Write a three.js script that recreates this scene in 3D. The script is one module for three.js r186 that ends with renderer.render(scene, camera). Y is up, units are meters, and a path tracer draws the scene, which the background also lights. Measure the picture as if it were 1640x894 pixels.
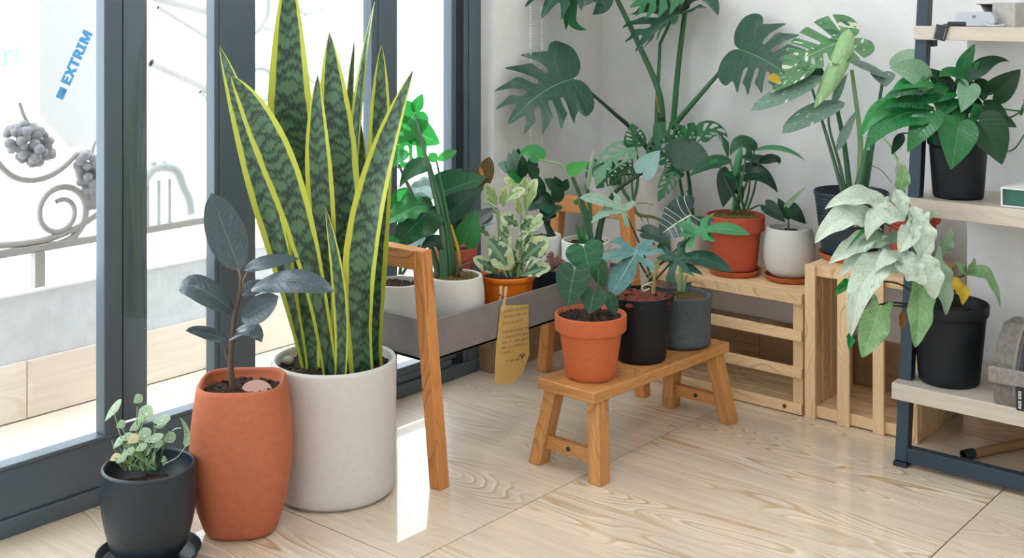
import * as THREE from 'three';
import { RoundedBoxGeometry } from 'three/addons/geometries/RoundedBoxGeometry.js';
import { mergeGeometries } from 'three/addons/utils/BufferGeometryUtils.js';
import { RectAreaLightUniformsLib } from 'three/addons/lights/RectAreaLightUniformsLib.js';
import { createNoise2D } from 'simplex-noise';

// ---------------------------------------------------------------- camera, sky, lamps, exposure
const scene = new THREE.Scene();
const camera = new THREE.PerspectiveCamera(2 * Math.atan(447 / 1945) * 180 / Math.PI, 1640 / 894, 0.05, 200);
camera.position.set(2.58, 1.2, 0);
camera.rotation.set(0, 40 * Math.PI / 180, 0);
camera.setViewOffset(1640, 894, 0, 452, 1640, 894);        // level camera, lens shifted down
camera.updateProjectionMatrix();
scene.background = new THREE.Color(0.84, 0.925, 1.0);       // bright overcast sky
scene.backgroundIntensity = 4.3;
const renderer = new THREE.WebGLRenderer({ antialias: true });
renderer.toneMapping = THREE.LinearToneMapping;
renderer.toneMappingExposure = 1.12;
renderer.shadowMap.enabled = true;
RectAreaLightUniformsLib.init();
const UNSEEN_LAMP = 9;                                          // unseen ceiling panels, strength set to lift the dark corner

// ---------------------------------------------------------------- helpers
function rng(seed) { let a = seed >>> 0; return () => { a = (a + 0x6d2b79f5) | 0; let t = Math.imul(a ^ (a >>> 15), 1 | a); t = (t + Math.imul(t ^ (t >>> 7), 61 | t)) ^ t; return ((t ^ (t >>> 14)) >>> 0) / 4294967296; }; }
const rand = rng(7);
const noise = createNoise2D(rng(11));
const used = new Map();
function numbered(name) { const n = used.get(name) ?? 0; used.set(name, n + 1); return n ? `${name}_${String(n).padStart(3, '0')}` : name; }
function tag(o, label, category, group) { o.userData.label = label; o.userData.category = category; if (group) o.userData.group = group; return o; }
function thing(name, label, category, pos = [0, 0, 0], turn = 0, group) {
  const o = new THREE.Group(); o.name = numbered(name); o.position.set(...pos); o.rotation.y = turn; scene.add(o);
  return tag(o, label, category, group);
}
function obj(name, geometry, material, parent, pos) {
  const m = new THREE.Mesh(Array.isArray(geometry) ? mergeGeometries(geometry) : geometry, material);
  m.name = parent ? name : numbered(name); m.castShadow = m.receiveShadow = true;
  if (pos) m.position.set(...pos);
  (parent ?? scene).add(m); return m;
}
function struct(name, parent) { const g = new THREE.Group(); g.name = name; g.userData.kind = 'structure'; (parent ?? scene).add(g); return g; }
const V = (x, y, z) => new THREE.Vector3(x, y, z);
// box from min to max corner; uv in metres, u along the grain axis
function box(x0, x1, y0, y1, z0, z1, r = 0.002, grain) {
  const w = x1 - x0, h = y1 - y0, d = z1 - z0;
  const g = r > 0 ? new RoundedBoxGeometry(w, h, d, 2, Math.min(r, w / 2.01, h / 2.01, d / 2.01)) : new THREE.BoxGeometry(w, h, d);
  grainUV(g, grain ?? (w >= h && w >= d ? 'x' : h >= d ? 'y' : 'z'));
  g.translate((x0 + x1) / 2, (y0 + y1) / 2, (z0 + z1) / 2);
  return g;
}
function grainUV(g, axis) {
  const p = g.attributes.position, n = g.attributes.normal, uv = new Float32Array(p.count * 2), ou = rand() * 3, ov = rand() * 3;
  const ax = 'xyz'.indexOf(axis);
  for (let i = 0; i < p.count; i++) {
    const c = [p.getX(i), p.getY(i), p.getZ(i)], a = [Math.abs(n.getX(i)), Math.abs(n.getY(i)), Math.abs(n.getZ(i))];
    let drop = a.indexOf(Math.max(...a)); 
    const rest = [0, 1, 2].filter((k) => k !== drop);
    const vAx = drop === ax ? rest[1] : rest.find((k) => k !== ax), uAx = drop === ax ? rest[0] : ax;
    uv[i * 2] = c[uAx] * (drop === ax ? 0.3 : 1) + ou; uv[i * 2 + 1] = c[vAx] + ov + drop * 0.37;
  }
  g.setAttribute('uv', new THREE.BufferAttribute(uv, 2));
  return g;
}
// straight bar with rectangular section between two points; wide = direction of the section's width
function bar(a, b, w, d, wide, r = 0.002) {
  const A = V(...a), B = V(...b), y = B.clone().sub(A), L = y.length(); y.normalize();
  let x = V(...wide); x.addScaledVector(y, -x.dot(y)).normalize();
  const z = new THREE.Vector3().crossVectors(x, y);
  const g = new RoundedBoxGeometry(w, L, d, 2, r); grainUV(g, 'y');
  g.applyMatrix4(new THREE.Matrix4().makeBasis(x, y, z).setPosition(A.add(B).multiplyScalar(0.5)));
  return g;
}
// leg whose ends are cut level: bottom and top centres, section w (x) by d (z)
function leg(bx, bz, tx, tz, y0, y1, w, d) {
  const g = new RoundedBoxGeometry(w, y1 - y0, d, 2, 0.003); grainUV(g, 'y');
  const p = g.attributes.position;
  for (let i = 0; i < p.count; i++) { const t = p.getY(i) / (y1 - y0) + 0.5; p.setX(i, p.getX(i) + bx + (tx - bx) * t); p.setZ(i, p.getZ(i) + bz + (tz - bz) * t); p.setY(i, y0 + t * (y1 - y0)); }
  g.computeVertexNormals(); return g;
}
function tube(points, r0, r1 = r0, seg = 0, radial = 8) {
  const c = points.length === 2 ? new THREE.LineCurve3(V(...points[0]), V(...points[1])) : new THREE.CatmullRomCurve3(points.map((p) => V(...p)), false, 'centripetal');
  const n = seg || Math.max(4, points.length * 6), fr = c.computeFrenetFrames(n, false), pos = [], nor = [], uv = [], idx = [], q = new THREE.Vector3();
  for (let i = 0; i <= n; i++) {
    c.getPointAt(i / n, q); const r = r0 + (r1 - r0) * i / n;
    for (let j = 0; j <= radial; j++) {
      const a = j / radial * Math.PI * 2, v = fr.normals[i].clone().multiplyScalar(Math.cos(a)).addScaledVector(fr.binormals[i], Math.sin(a));
      pos.push(q.x + v.x * r, q.y + v.y * r, q.z + v.z * r); nor.push(v.x, v.y, v.z); uv.push(i / n, j / radial);
    }
  }
  const R = radial + 1;
  for (let i = 0; i < n; i++) for (let j = 0; j < radial; j++) { const a = i * R + j; idx.push(a, a + 1, a + R, a + R, a + 1, a + R + 1); }
  for (const [row, at] of [[0, 0], [n, n * R]]) { c.getPointAt(row / n, q); const k = pos.length / 3; pos.push(q.x, q.y, q.z); nor.push(...c.getTangentAt(row / n).multiplyScalar(row ? 1 : -1).toArray()); uv.push(row / n, 0.5); for (let j = 0; j < radial; j++) row ? idx.push(k, at + j + 1, at + j) : idx.push(k, at + j, at + j + 1); }
  const g = new THREE.BufferGeometry();
  g.setAttribute('position', new THREE.Float32BufferAttribute(pos, 3)); g.setAttribute('normal', new THREE.Float32BufferAttribute(nor, 3)); g.setAttribute('uv', new THREE.Float32BufferAttribute(uv, 2)); g.setIndex(idx);
  return g;
}
function extrude(shape, depth, bevel = 0, curveSegments = 16) {
  return new THREE.ExtrudeGeometry(shape, { depth, bevelEnabled: bevel > 0, bevelSize: bevel, bevelThickness: bevel, bevelSegments: 2, curveSegments });
}
function poly(points) { const s = new THREE.Shape(); points.forEach(([x, y], i) => (i ? s.lineTo(x, y) : s.moveTo(x, y))); s.closePath(); return s; }
const lathe = (pts, seg = 56) => new THREE.LatheGeometry(pts.map(([x, y]) => new THREE.Vector2(x, y)), seg);

// ---------------------------------------------------------------- textures
function canvasTex(w, h, draw, repeat = true) {
  const c = document.createElement('canvas'); c.width = w; c.height = h; draw(c.getContext('2d'), w, h);
  const t = new THREE.CanvasTexture(c); t.colorSpace = THREE.SRGBColorSpace; if (repeat) t.wrapS = t.wrapT = THREE.RepeatWrapping; return t;
}
function dataTex(w, h, fn, srgb = true) {            // fn(u, v) -> [r, g, b] 0..255
  const d = new Uint8Array(w * h * 4);
  for (let y = 0; y < h; y++) for (let x = 0; x < w; x++) { const c = fn(x / w, y / h), o = (y * w + x) * 4; d[o] = Math.max(0, Math.min(255, c[0])); d[o + 1] = Math.max(0, Math.min(255, c[1])); d[o + 2] = Math.max(0, Math.min(255, c[2])); d[o + 3] = 255; }
  const t = new THREE.DataTexture(d, w, h); t.magFilter = THREE.LinearFilter; t.minFilter = THREE.LinearMipmapLinearFilter; t.wrapS = t.wrapT = THREE.RepeatWrapping; if (srgb) t.colorSpace = THREE.SRGBColorSpace; t.needsUpdate = true; return t;
}
const mixc = (a, b, t) => [a[0] + (b[0] - a[0]) * t, a[1] + (b[1] - a[1]) * t, a[2] + (b[2] - a[2]) * t];
const ss = (a, b, x) => { const t = Math.min(1, Math.max(0, (x - a) / (b - a))); return t * t * (3 - 2 * t); };
// sawn wood: fine straight streaks, and growth rings of a log cut lengthwise that show as flame figures here and there
function woodTex(w, h, size, o) {
  return dataTex(w, h, (u, v) => {
    const x = u * size[0], y = v * size[1], sd = o.seed;
    const field = noise(x * o.fx + sd, y * o.fy + sd * 1.7) + 0.35 * noise(x * o.fx * 2.3 + 5, y * o.fy * 1.9 + sd) + y * o.tilt;
    const ring = field * o.rings, s = ring - Math.floor(ring), bold = 0.35 + 0.65 * ss(-0.3, 0.5, noise(Math.floor(ring) * 7.7 + sd, 3.1));
    const show = ss(o.show[0], o.show[1], noise(x * o.fx * 0.8 + 40, y * o.fy * 0.8 + sd * 3) + 0.15);
    const line = ss(0.62, 0.9, s) * (1 - ss(0.93, 1, s)) * bold * (0.18 + 0.82 * show), light = ss(0, 0.1, s) * (1 - ss(0.1, 0.35, s)) * show;
    const st = noise(x * 3 + sd, y * 150) * 0.5 + noise(x * 7, y * 330 + 7) * 0.35 + noise(x * 1.2 + 3, y * 42 + sd) * 0.5;
    const pore = ss(0.5, 0.85, noise(x * 16 + 5, y * 600 + sd));
    let c = mixc(o.base, o.dark, Math.min(1, line * o.contrast + pore * o.pores * 0.6));
    c = mixc(c, o.light, light * o.glow);
    const k = 1 + st * o.fine + 0.03 * noise(x * 1.7, y * 7 + sd * 2);
    return [c[0] * k, c[1] * k, c[2] * k];
  });
}
function speckle(base, amp, size, seed, extra) {
  return dataTex(512, 512, (u, v) => {
    const n = noise(u * size + seed, v * size) * 0.5 + noise(u * size * 3.1, v * size * 3.1 + seed) * 0.3 + (rand() - 0.5) * 0.6, k = 1 + n * amp;
    const c = [base[0] * k, base[1] * k, base[2] * k]; return extra ? extra(c, u, v) : c;
  });
}
const std = (o) => new THREE.MeshStandardMaterial(o);
const phys = (o) => new THREE.MeshPhysicalMaterial(o);

// ---------------------------------------------------------------- materials
const wallTex = speckle([238, 237, 235], 0.02, 9, 3); wallTex.repeat.set(1, 1);
const wallBump = dataTex(256, 256, (u, v) => { const k = 128 + 60 * noise(u * 40, v * 40) + 40 * noise(u * 90, v * 90); return [k, k, k]; }, false);
const mWall = std({ map: wallTex, roughness: 0.85, bumpMap: wallBump, bumpScale: 0.0006 });
const mCeiling = std({ color: '#efeeea', roughness: 0.9 });
const mFrame = std({ color: '#5a6872', roughness: 0.32, metalness: 0.2 });
const mGasket = std({ color: '#1d2a33', roughness: 0.6 });
const mGlass = phys({ color: '#ffffff', transmission: 1, roughness: 0.0, thickness: 0, ior: 1.5 });
const floorLook = { base: [226, 208, 184], dark: [188, 148, 102], light: [244, 237, 226], contrast: 0.72, pores: 0.22, glow: 0.55, fine: 0.05, fx: 0.75, fy: 5.2, tilt: 5, rings: 5, show: [-0.05, 0.55] };
const floorTex = [1, 2, 3, 4].map((s) => woodTex(1024, 768, [0.835, 0.835], { ...floorLook, seed: s * 17.3 }));
const mTile = floorTex.map((map) => phys({ map, roughness: 0.34, specularIntensity: 0.5, clearcoat: 0.85, clearcoatRoughness: 0.035 }));
const outTex = woodTex(1024, 768, [0.835, 0.835], { base: [240, 226, 208], dark: [214, 190, 160], light: [246, 238, 226], contrast: 0.4, pores: 0.1, glow: 0.3, fine: 0.03, fx: 0.75, fy: 5.2, tilt: 5, rings: 4, show: [-0.05, 0.55], seed: 71.3 });  // outdoor tile, overexposed daylight put into its paler base
const mTileMatt = [0, 1].map(() => std({ map: outTex, roughness: 0.55 }));
const mBase = floorTex.map((map) => phys({ map, color: '#b39a84', roughness: 0.35, clearcoat: 0.5, clearcoatRoughness: 0.05 }));
const mGrout = std({ color: '#5a5148', roughness: 0.9 });
const pineTex = woodTex(1024, 512, [1, 0.5], { base: [236, 202, 156], dark: [200, 152, 102], light: [238, 210, 170], contrast: 0.7, pores: 0.15, glow: 0.25, fine: 0.04, fx: 1.6, fy: 7, tilt: 6, rings: 4, show: [-0.2, 0.5], seed: 4.1 });
const mPine = std({ map: pineTex, roughness: 0.55 });
const tableTex = woodTex(1024, 512, [1, 0.5], { base: [212, 142, 80], dark: [158, 94, 46], light: [224, 172, 112], contrast: 0.75, pores: 0.25, glow: 0.2, fine: 0.05, fx: 1.4, fy: 12, tilt: 8, rings: 3, show: [-0.3, 0.4], seed: 9.4 });
const mTable = std({ map: tableTex, roughness: 0.5 });
const benchTex = woodTex(1024, 512, [1, 0.5], { base: [202, 143, 84], dark: [152, 96, 50], light: [214, 164, 108], contrast: 0.5, pores: 0.6, glow: 0.25, fine: 0.09, fx: 1.6, fy: 9, tilt: 8, rings: 4, show: [-0.3, 0.4], seed: 21.7 });
const mBench = std({ map: benchTex, roughness: 0.42 });
const shelfTex = woodTex(1024, 512, [1, 0.5], { base: [206, 194, 178], dark: [182, 166, 146], light: [216, 207, 194], contrast: 0.3, pores: 0.3, glow: 0.15, fine: 0.04, fx: 1.2, fy: 6, tilt: 6, rings: 4, show: [-0.2, 0.5], seed: 33.1 });
const mShelf = std({ map: shelfTex, roughness: 0.5 });
const mSteel = std({ color: '#33424e', roughness: 0.5, metalness: 0.3 });
const mTray = std({ map: speckle([136, 130, 130], 0.06, 14, 8), roughness: 0.6 });
const mTerra = std({ map: speckle([198, 102, 56], 0.05, 16, 15), roughness: 0.8 });
const mTerraDark = std({ map: speckle([176, 84, 58], 0.07, 10, 16), roughness: 0.8 });
const mTerraPlanter = std({ map: speckle([188, 106, 72], 0.05, 14, 19), roughness: 0.82 });
const mTerraRed = std({ map: speckle([192, 84, 54], 0.07, 16, 18), roughness: 0.85 });
const mWhiteStone = std({ map: speckle([217, 214, 209], 0.022, 30, 31), roughness: 0.6 });
const mWhiteGlaze = phys({ map: speckle([238, 237, 233], 0.02, 24, 34), roughness: 0.5 });
const mCement = std({ map: speckle([84, 92, 96], 0.12, 16, 41), roughness: 0.85 });
const mBlackPot = phys({ color: '#0e141c', roughness: 0.5, specularIntensity: 0.7 });
const mNavyPot = std({ map: speckle([30, 41, 51], 0.08, 20, 44), roughness: 0.42 });
const mRibbed = std({ color: '#28343e', roughness: 0.5 });
const mOrange = phys({ color: '#ee7a12', roughness: 0.4, clearcoat: 0.2 });
const mSoil = std({ map: speckle([58, 42, 34], 0.5, 40, 51), roughness: 1 });
const mChunk = std({ color: '#3c2c23', roughness: 1 });
const mBark = std({ map: speckle([128, 66, 48], 0.3, 22, 53), roughness: 0.9 });
const mMoss = std({ map: speckle([112, 92, 52], 0.4, 30, 55), roughness: 1 });
const mConcrete = std({ map: speckle([214, 218, 220], 0.04, 12, 61), roughness: 0.85 });
const mIronGlare = std({ color: '#a39f99', roughness: 0.7 });  // dark iron outdoors, lens glare lightened into the colour
const mIronFarGlare = std({ color: '#c3c7c8', roughness: 0.7 });  // far bay of the same iron, more glare put into the colour
const mPlaster = std({ color: '#f4f4f2', roughness: 0.9 });

// ---------------------------------------------------------------- room
const WX = 0.045, WZ = -3.52, X1 = 4.6, Z1 = 2.4, HC = 2.75, DZ = -2.93;
{
  const T = 0.835, floor = struct('floor');
  obj('grout_bed', box(-0.13, X1 + 0.2, -0.16, -0.003, WZ - 0.25, Z1 + 0.2, 0), mGrout, floor);
  const g = new RoundedBoxGeometry(T - 0.003, 0.012, T - 0.003, 1, 0.0012), p = g.attributes.position, uv = g.attributes.uv;
  for (let i = 0; i < p.count; i++) uv.setXY(i, p.getX(i) / T + 0.5, p.getZ(i) / T + 0.5);
  let k = 0;
  for (let i = 0; i < 6; i++) for (let j = -1; j < 7; j++) {
    const x0 = -0.075 + i * T, z0 = -2.67 + (j - 1) * T;
    const m = obj('tile', g, mTile[(i * 2 + j * 3 + 8) % 4], floor, [x0 + T / 2, -0.006, z0 + T / 2]);
    if ((i + j) % 2) m.rotation.y = Math.PI;
  }
  const wl = struct('wall_left');
  obj('wall_pier', box(-0.16, WX, 0, HC, WZ - 0.2, DZ, 0), mWall, wl);
  obj('lintel', box(-0.16, WX, 2.45, HC, DZ, Z1, 0), mWall, wl);
  obj('wall_end', box(-0.16, WX, 0, 2.45, 1.6, Z1, 0), mWall, wl);
  const wb = struct('wall_back');
  obj('wall_face', box(WX, X1, 0, HC, WZ - 0.2, WZ, 0), mWall, wb);
  obj('pilaster', box(1.393, 2.3, 0, HC, WZ, -3.36, 0), mWall, wb);
  const wr = struct('wall_right');
  obj('wall_face', box(X1, X1 + 0.2, 0, HC, WZ - 0.2, Z1 + 0.2, 0), mWall, wr);
  const wf = struct('wall_front');          // out of view behind the camera; its window lights the pot fronts
  obj('wall_base', box(-0.16, X1, 0, 0.9, Z1, Z1 + 0.2, 0), mWall, wf);
  obj('wall_head', box(-0.16, X1, 2.35, HC, Z1, Z1 + 0.2, 0), mWall, wf);
  obj('wall_end', box(-0.16, 1.6, 0.9, 2.35, Z1, Z1 + 0.2, 0), mWall, wf);
  obj('wall_end', box(3.6, X1, 0.9, 2.35, Z1, Z1 + 0.2, 0), mWall, wf);
  const w2 = struct('window_2');
  for (const x of [1.6, 2.575, 3.55]) obj('frame', box(x, x + 0.05, 0.9, 2.35, Z1 + 0.05, Z1 + 0.12), mFrame, w2);
  obj('frame', box(1.65, 3.55, 0.9, 0.96, Z1 + 0.05, Z1 + 0.12), mFrame, w2);
  obj('frame', box(1.65, 3.55, 2.29, 2.35, Z1 + 0.05, Z1 + 0.12), mFrame, w2);
  obj('pane', new THREE.PlaneGeometry(1.9, 1.33), mGlass, w2, [2.6, 1.625, Z1 + 0.085]);
  const cl = struct('ceiling');
  obj('ceiling_slab', box(-0.16, X1 + 0.2, HC, HC + 0.15, WZ - 0.2, Z1 + 0.2, 0), mCeiling, cl);
  // tiled baseboards
  const bb = struct('baseboard_back'), bh = 0.165;
  for (let x = WX + 0.012, n = 0; x < 1.39; n++) { const e = Math.min(x + 0.62, 1.392); obj('tile', box(x, e - 0.002, 0, bh, WZ, WZ + 0.011, 0.001, 'x'), mBase[n % 4], bb); x = e; }
  for (let x = 1.385, n = 0; x < 2.3; n++) { const e = Math.min(x + 0.5, 2.3); obj('tile', box(x, e - 0.002, 0, bh, -3.36, -3.349, 0.001, 'x'), mBase[(n + 1) % 4], bb); x = e; }
  const bl = struct('baseboard_left');
  for (let z = WZ, n = 0; z < DZ - 0.001; n++) { const e = Math.min(z + 0.32, DZ); obj('tile', box(WX, WX + 0.011, 0, bh, z + 0.001, e - 0.001, 0.001, 'z'), mBase[(n + 2) % 4], bl); z = e; }
  obj('tile', box(-0.03, WX, 0, bh, DZ, DZ + 0.011, 0.001, 'x'), mBase[0], bl);
}
// ---------------------------------------------------------------- unseen ceiling lamps, placed to light the corner, plants and shelf side
for (const [x, z] of [[1.25, -2.3], [2.75, -2.3], [2.4, 0.8]]) {
  const t = thing('unseen_ceiling_light', `unseen square ceiling light panel ${x < 2 ? 'above the plants by the door' : z < 0 ? 'above the shelf side of the room' : 'nearest the front wall'}`, 'light', [x, HC - 0.03, z]);
  obj('frame', [box(-0.31, 0.31, 0, 0.03, -0.31, -0.29), box(-0.31, 0.31, 0, 0.03, 0.29, 0.31), box(-0.31, -0.29, 0, 0.03, -0.29, 0.29), box(0.29, 0.31, 0, 0.03, -0.29, 0.29)], mPlaster, t);
  obj('unseen_lamp_diffuser', box(-0.29, 0.29, 0.008, 0.03, -0.29, 0.29, 0), std({ color: '#ffffff', emissive: '#f4f8ff', emissiveIntensity: 1.0 }), t);
  const l = new THREE.RectAreaLight('#f4f8ff', UNSEEN_LAMP, 0.56, 0.56); l.name = 'unseen_lamp'; l.position.set(x, HC - 0.035, z); l.rotation.x = -Math.PI / 2; scene.add(l);
}
// ---------------------------------------------------------------- glazed door front
{
  const d = struct('door_1');
  const F = (x0, x1, y0, y1, z0, z1, m = mFrame, n = 'frame') => obj(n, box(x0, x1, y0, y1, z0, z1, 0.003), m, d);
  F(-0.11, -0.005, 0, 0.04, DZ, 1.6, mFrame, 'sill');
  F(-0.11, -0.02, 2.38, 2.45, DZ, 1.6, mFrame, 'head');
  // left sliding leaf (nearest) : bottom rail, stile, glass
  F(-0.055, -0.015, 0.04, 0.148, -2.0, 1.6, mFrame, 'rail'); F(-0.055, -0.012, 0.148, 0.158, -2.0, 1.6, mFrame, 'glazing_bead');
  F(-0.055, -0.015, 0.04, 0.165, -2.49, -2.0, mFrame, 'rail'); F(-0.055, -0.012, 0.165, 0.178, -2.49, -2.0, mFrame, 'glazing_bead');
  F(-0.05, -0.012, 0.158, 2.38, -1.633, -1.585, mFrame, 'stile'); F(-0.05, -0.016, 0.158, 2.38, -1.641, -1.6335, mGasket, 'gasket');
  F(-0.1, -0.062, 0.158, 2.38, -1.735, -1.645, mFrame, 'stile');
  F(-0.05, -0.012, 0.158, 2.38, -1.915, -1.9, mFrame, 'glazing_bead'); F(-0.06, -0.01, 0.158, 2.38, -2.03, -1.9155, mFrame, 'stile');
  F(-0.05, -0.012, 0.178, 2.38, -2.478, -2.452, mFrame, 'glazing_bead'); F(-0.06, -0.01, 0.04, 2.38, -2.556, -2.4785, mFrame, 'stile');
  F(-0.055, -0.015, 0.04, 0.066, -2.8, -2.556, mFrame, 'rail'); F(-0.055, -0.012, 0.066, 0.088, -2.8, -2.556, mFrame, 'glazing_bead');
  F(-0.05, -0.012, 0.066, 2.38, -2.816, -2.795, mFrame, 'glazing_bead'); F(-0.06, -0.018, 0.04, 2.38, -2.853, -2.8165, mGasket, 'gasket');
  F(-0.05, -0.012, 0.04, 2.38, -2.874, -2.8535, mFrame, 'jamb'); F(-0.07, -0.008, 0.04, 2.38, DZ, -2.8745, mFrame, 'jamb');
  for (const z of [-0.55, 0.55]) F(-0.06, -0.01, 0.158, 2.38, z, z + 0.09, mFrame, 'stile');
  for (const [z0, z1, y0] of [[-1.585, -0.46, 0.158], [-0.55, 0.55, 0.158], [0.64, 1.6, 0.158], [-1.9, -1.641, 0.158], [-2.452, -2.03, 0.178], [-2.795, -2.556, 0.088]]) {
    const g = new THREE.PlaneGeometry(z1 - z0, 2.38 - y0); g.rotateY(Math.PI / 2);
    obj('pane', g, mGlass, d, [-0.035, (2.38 + y0) / 2, (z0 + z1) / 2]);
  }
}
// ---------------------------------------------------------------- balcony outside the door
{
  const PX = -0.71, b = struct('balcony_floor');
  obj('floor_slab', box(-1.0, -0.13, -0.3, -0.014, WZ - 1.2, 2.6, 0), mConcrete, b);
  for (let i = 0; i < 9; i++) { const z0 = -4.55 + i * 0.8; obj('tile', box(PX, -0.125, -0.014, -0.004, z0, z0 + 0.797, 0.001, 'z'), mTileMatt[i % 2], b); }
  const p = struct('wall_parapet');
  obj('wall_face', box(PX - 0.12, PX, 0, 0.352, WZ - 1.2, 2.6, 0.002), mConcrete, p);
  for (let i = 0; i < 9; i++) { const z0 = -4.5 + i * 0.8 + 0.34; obj('tile', box(PX, PX + 0.01, 0, 0.162, z0, z0 + 0.797, 0.001, 'z'), mTileMatt[(i + 1) % 2], p); }
  obj('coping', box(PX - 0.13, PX + 0.006, 0.352, 0.36, WZ - 1.2, 2.6, 0.002), mPlaster, p);
  // wrought iron railing
  const r = thing('balcony_railing', 'glare-greyed wrought iron balcony railing with scrolls on the low wall outside', 'railing', [PX - 0.03, 0.36, -1.9]);
  const loc = (y, z) => [0, y - 0.36, z + 1.9];
  obj('rail', box(-0.012, 0.012, 0.1, 0.122, WZ - 0.9 + 1.9, 2.5 + 1.9, 0.003), mIronGlare, r);
  for (const z of [-1.815, -2.7, -0.9, 0, 0.9]) obj('post', box(-0.016, 0.016, 0, 0.1, z + 1.9 - 0.016, z + 1.9 + 0.016, 0.002), mIronGlare, r);
  const spiral = (y0, z0, R, a0, turns, dir, shrink) => { const q = []; for (let i = 0; i <= 26; i++) { const t = i / 26, a = a0 + dir * turns * 2 * Math.PI * t, rr = R * (1 - shrink * t); q.push(loc(y0 + Math.sin(a) * rr, z0 + Math.cos(a) * rr)); } return q; };
  const scroll = (o) => { obj('scroll', tube(spiral(0.565, -1.885, 0.092, -1.6 + o, 1.55, -1, 0.62).map(([x, y, z]) => [x, y, z]), 0.011, 0.008, 60), mIronGlare, r); };
  scroll(0);
  obj('scroll', tube([[0.83, -1.665], [0.79, -1.672], [0.74, -1.69], [0.69, -1.735], [0.67, -1.79], [0.675, -1.85], [0.7, -1.9], [0.735, -1.94]].map(([y, z]) => loc(y, z)), 0.009, 0.009, 40), mIronGlare, r);
  obj('scroll', tube([[0.53, -1.55], [0.505, -1.65], [0.492, -1.77], [0.495, -1.87], [0.52, -1.96], [0.57, -2.05], [0.62, -2.1]].map(([y, z]) => loc(y, z)), 0.011, 0.009, 40), mIronGlare, r);
  obj('scroll', tube([[0.84, -2.06], [0.8, -2.045], [0.765, -2.03], [0.74, -2.01]].map(([y, z]) => loc(y, z)), 0.007, 0.006), mIronGlare, r);
  // further bay: crest with finials, scrolls
  obj('crest', tube([[0.5, -2.13], [0.56, -2.13], [0.6, -2.15], [0.66, -2.2], [0.65, -2.28], [0.59, -2.31], [0.55, -2.33], [0.5, -2.34]].map(([y, z]) => loc(y, z)), 0.018, 0.018, 40), mIronFarGlare, r);
  for (const z of [-2.2, -2.235]) obj('finial', new THREE.SphereGeometry(0.014, 12, 10), mIronFarGlare, r, loc(0.675, z));
  for (const z of [-2.18, -2.22, -2.26]) obj('bar', tube([loc(0.48, z), loc(0.62, z)], 0.007), mIronFarGlare, r);
  const ring = (y, z, R, m = mIronFarGlare) => obj('scroll', tube(spiral(y, z, R, 0, 0.97, 1, 0.1), 0.011, 0.01, 50), m, r);
  ring(1.17, -2.55, 0.11); ring(1.02, -2.92, 0.15); ring(1.25, -2.85, 0.12); ring(0.9, -2.62, 0.06); ring(0.7, -2.66, 0.07); ring(0.66, -3.05, 0.08);
  // grape clusters
  const berry = new THREE.SphereGeometry(0.0135, 12, 9), clusters = [[0.785, -1.79, 0.07, 0.06, 90, 0.9], [0.66, -1.985, 0.055, 0.085, 95, 0]];
  clusters.forEach(([y, z, w, h, n, lean], c) => {
    const t = thing('iron_grape_cluster', c ? 'cast iron bunch of grapes hanging below the banner edge' : 'cast iron bunch of grapes tucked behind the banner corner', 'ornament', [PX - 0.03, y, z]);
    const rr = rng(60 + c), gs = [];
    for (let i = 0; i < n; i++) {
      const v = rr(), a = rr() * Math.PI * 2, ww = w * (c ? (1 - 0.75 * v) : Math.sqrt(Math.max(0.05, 1 - Math.pow(2 * v - 1, 2)))) * Math.sqrt(0.3 + 0.7 * rr());
      const q = berry.clone(); const s = 0.8 + 0.4 * rr(); q.scale(s, s, s); q.translate(Math.sin(a) * ww * 0.6, h * 0.8 - v * h * 1.9, Math.cos(a) * ww - (lean ? (v - 0.5) * 0.05 : 0)); gs.push(q);
    }
    const m = obj('berries', gs, std({ color: '#8f8f92', roughness: 0.7 }), t); m.userData.kind = 'stuff';  // berry grey is lightened too, glare put into the colour
    obj('stem', tube([[0, h * 0.7, 0], [0, h + 0.02, c ? -0.015 : 0.02], [0, h + 0.05, c ? -0.04 : 0.03]], 0.006), mIronGlare, t);
  });
  // banner tied to the railing
  const bn = canvasTex(1024, 1024, (g, w, h) => {
    g.fillStyle = '#fbfbfb'; g.fillRect(0, 0, w, h);
    g.save(); g.translate(240, 785); g.rotate(-64 * Math.PI / 180); g.fillStyle = '#3d9fd6'; g.font = 'bold 140px sans-serif'; g.scale(1.12, 1); g.lineWidth = 9; g.strokeStyle = '#3d9fd6'; g.fillText('EXTRIM', 115, 8); g.strokeText('EXTRIM', 115, 8);
    g.fillStyle = '#4a9fd0'; g.fillRect(-12, -78, 98, 82); g.fillStyle = '#2f86b8'; g.fillRect(30, -40, 50, 40); g.restore();
    g.font = '16px sans-serif'; g.fillStyle = '#c9d6dc'; 
  }, false);
  const pts = [[0.86, -1.803], [0.755, -1.9], [0.79, -2.09], [1.5, -2.09], [1.5, -1.803]];
  const sh = poly(pts.map(([y, z]) => [-z - 1.803, y])), bg = extrude(sh, 0.003);
  { const q = bg.attributes.position, u = bg.attributes.uv; for (let i = 0; i < q.count; i++) u.setXY(i, (q.getX(i) - 0.0) / 0.31, (q.getY(i) - 0.83) / 0.31); }
  bg.rotateY(Math.PI / 2); 
  const bo = obj('banner', bg, std({ map: bn, roughness: 0.7 }), null, [PX + 0.0, 0, -1.803]); tag(bo, 'white hanging banner with blue slanted EXTRIM lettering outside the glass', 'banner');
  const art = canvasTex(512, 256, (g, w, h) => { g.fillStyle = '#fdfdfd'; g.fillRect(0, 0, w, h); g.fillStyle = '#a9e0dd'; g.font = 'italic 170px serif'; g.save(); g.translate(150, 190); g.rotate(-0.16); g.fillText('art', 0, 0); g.restore(); }, false);
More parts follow.
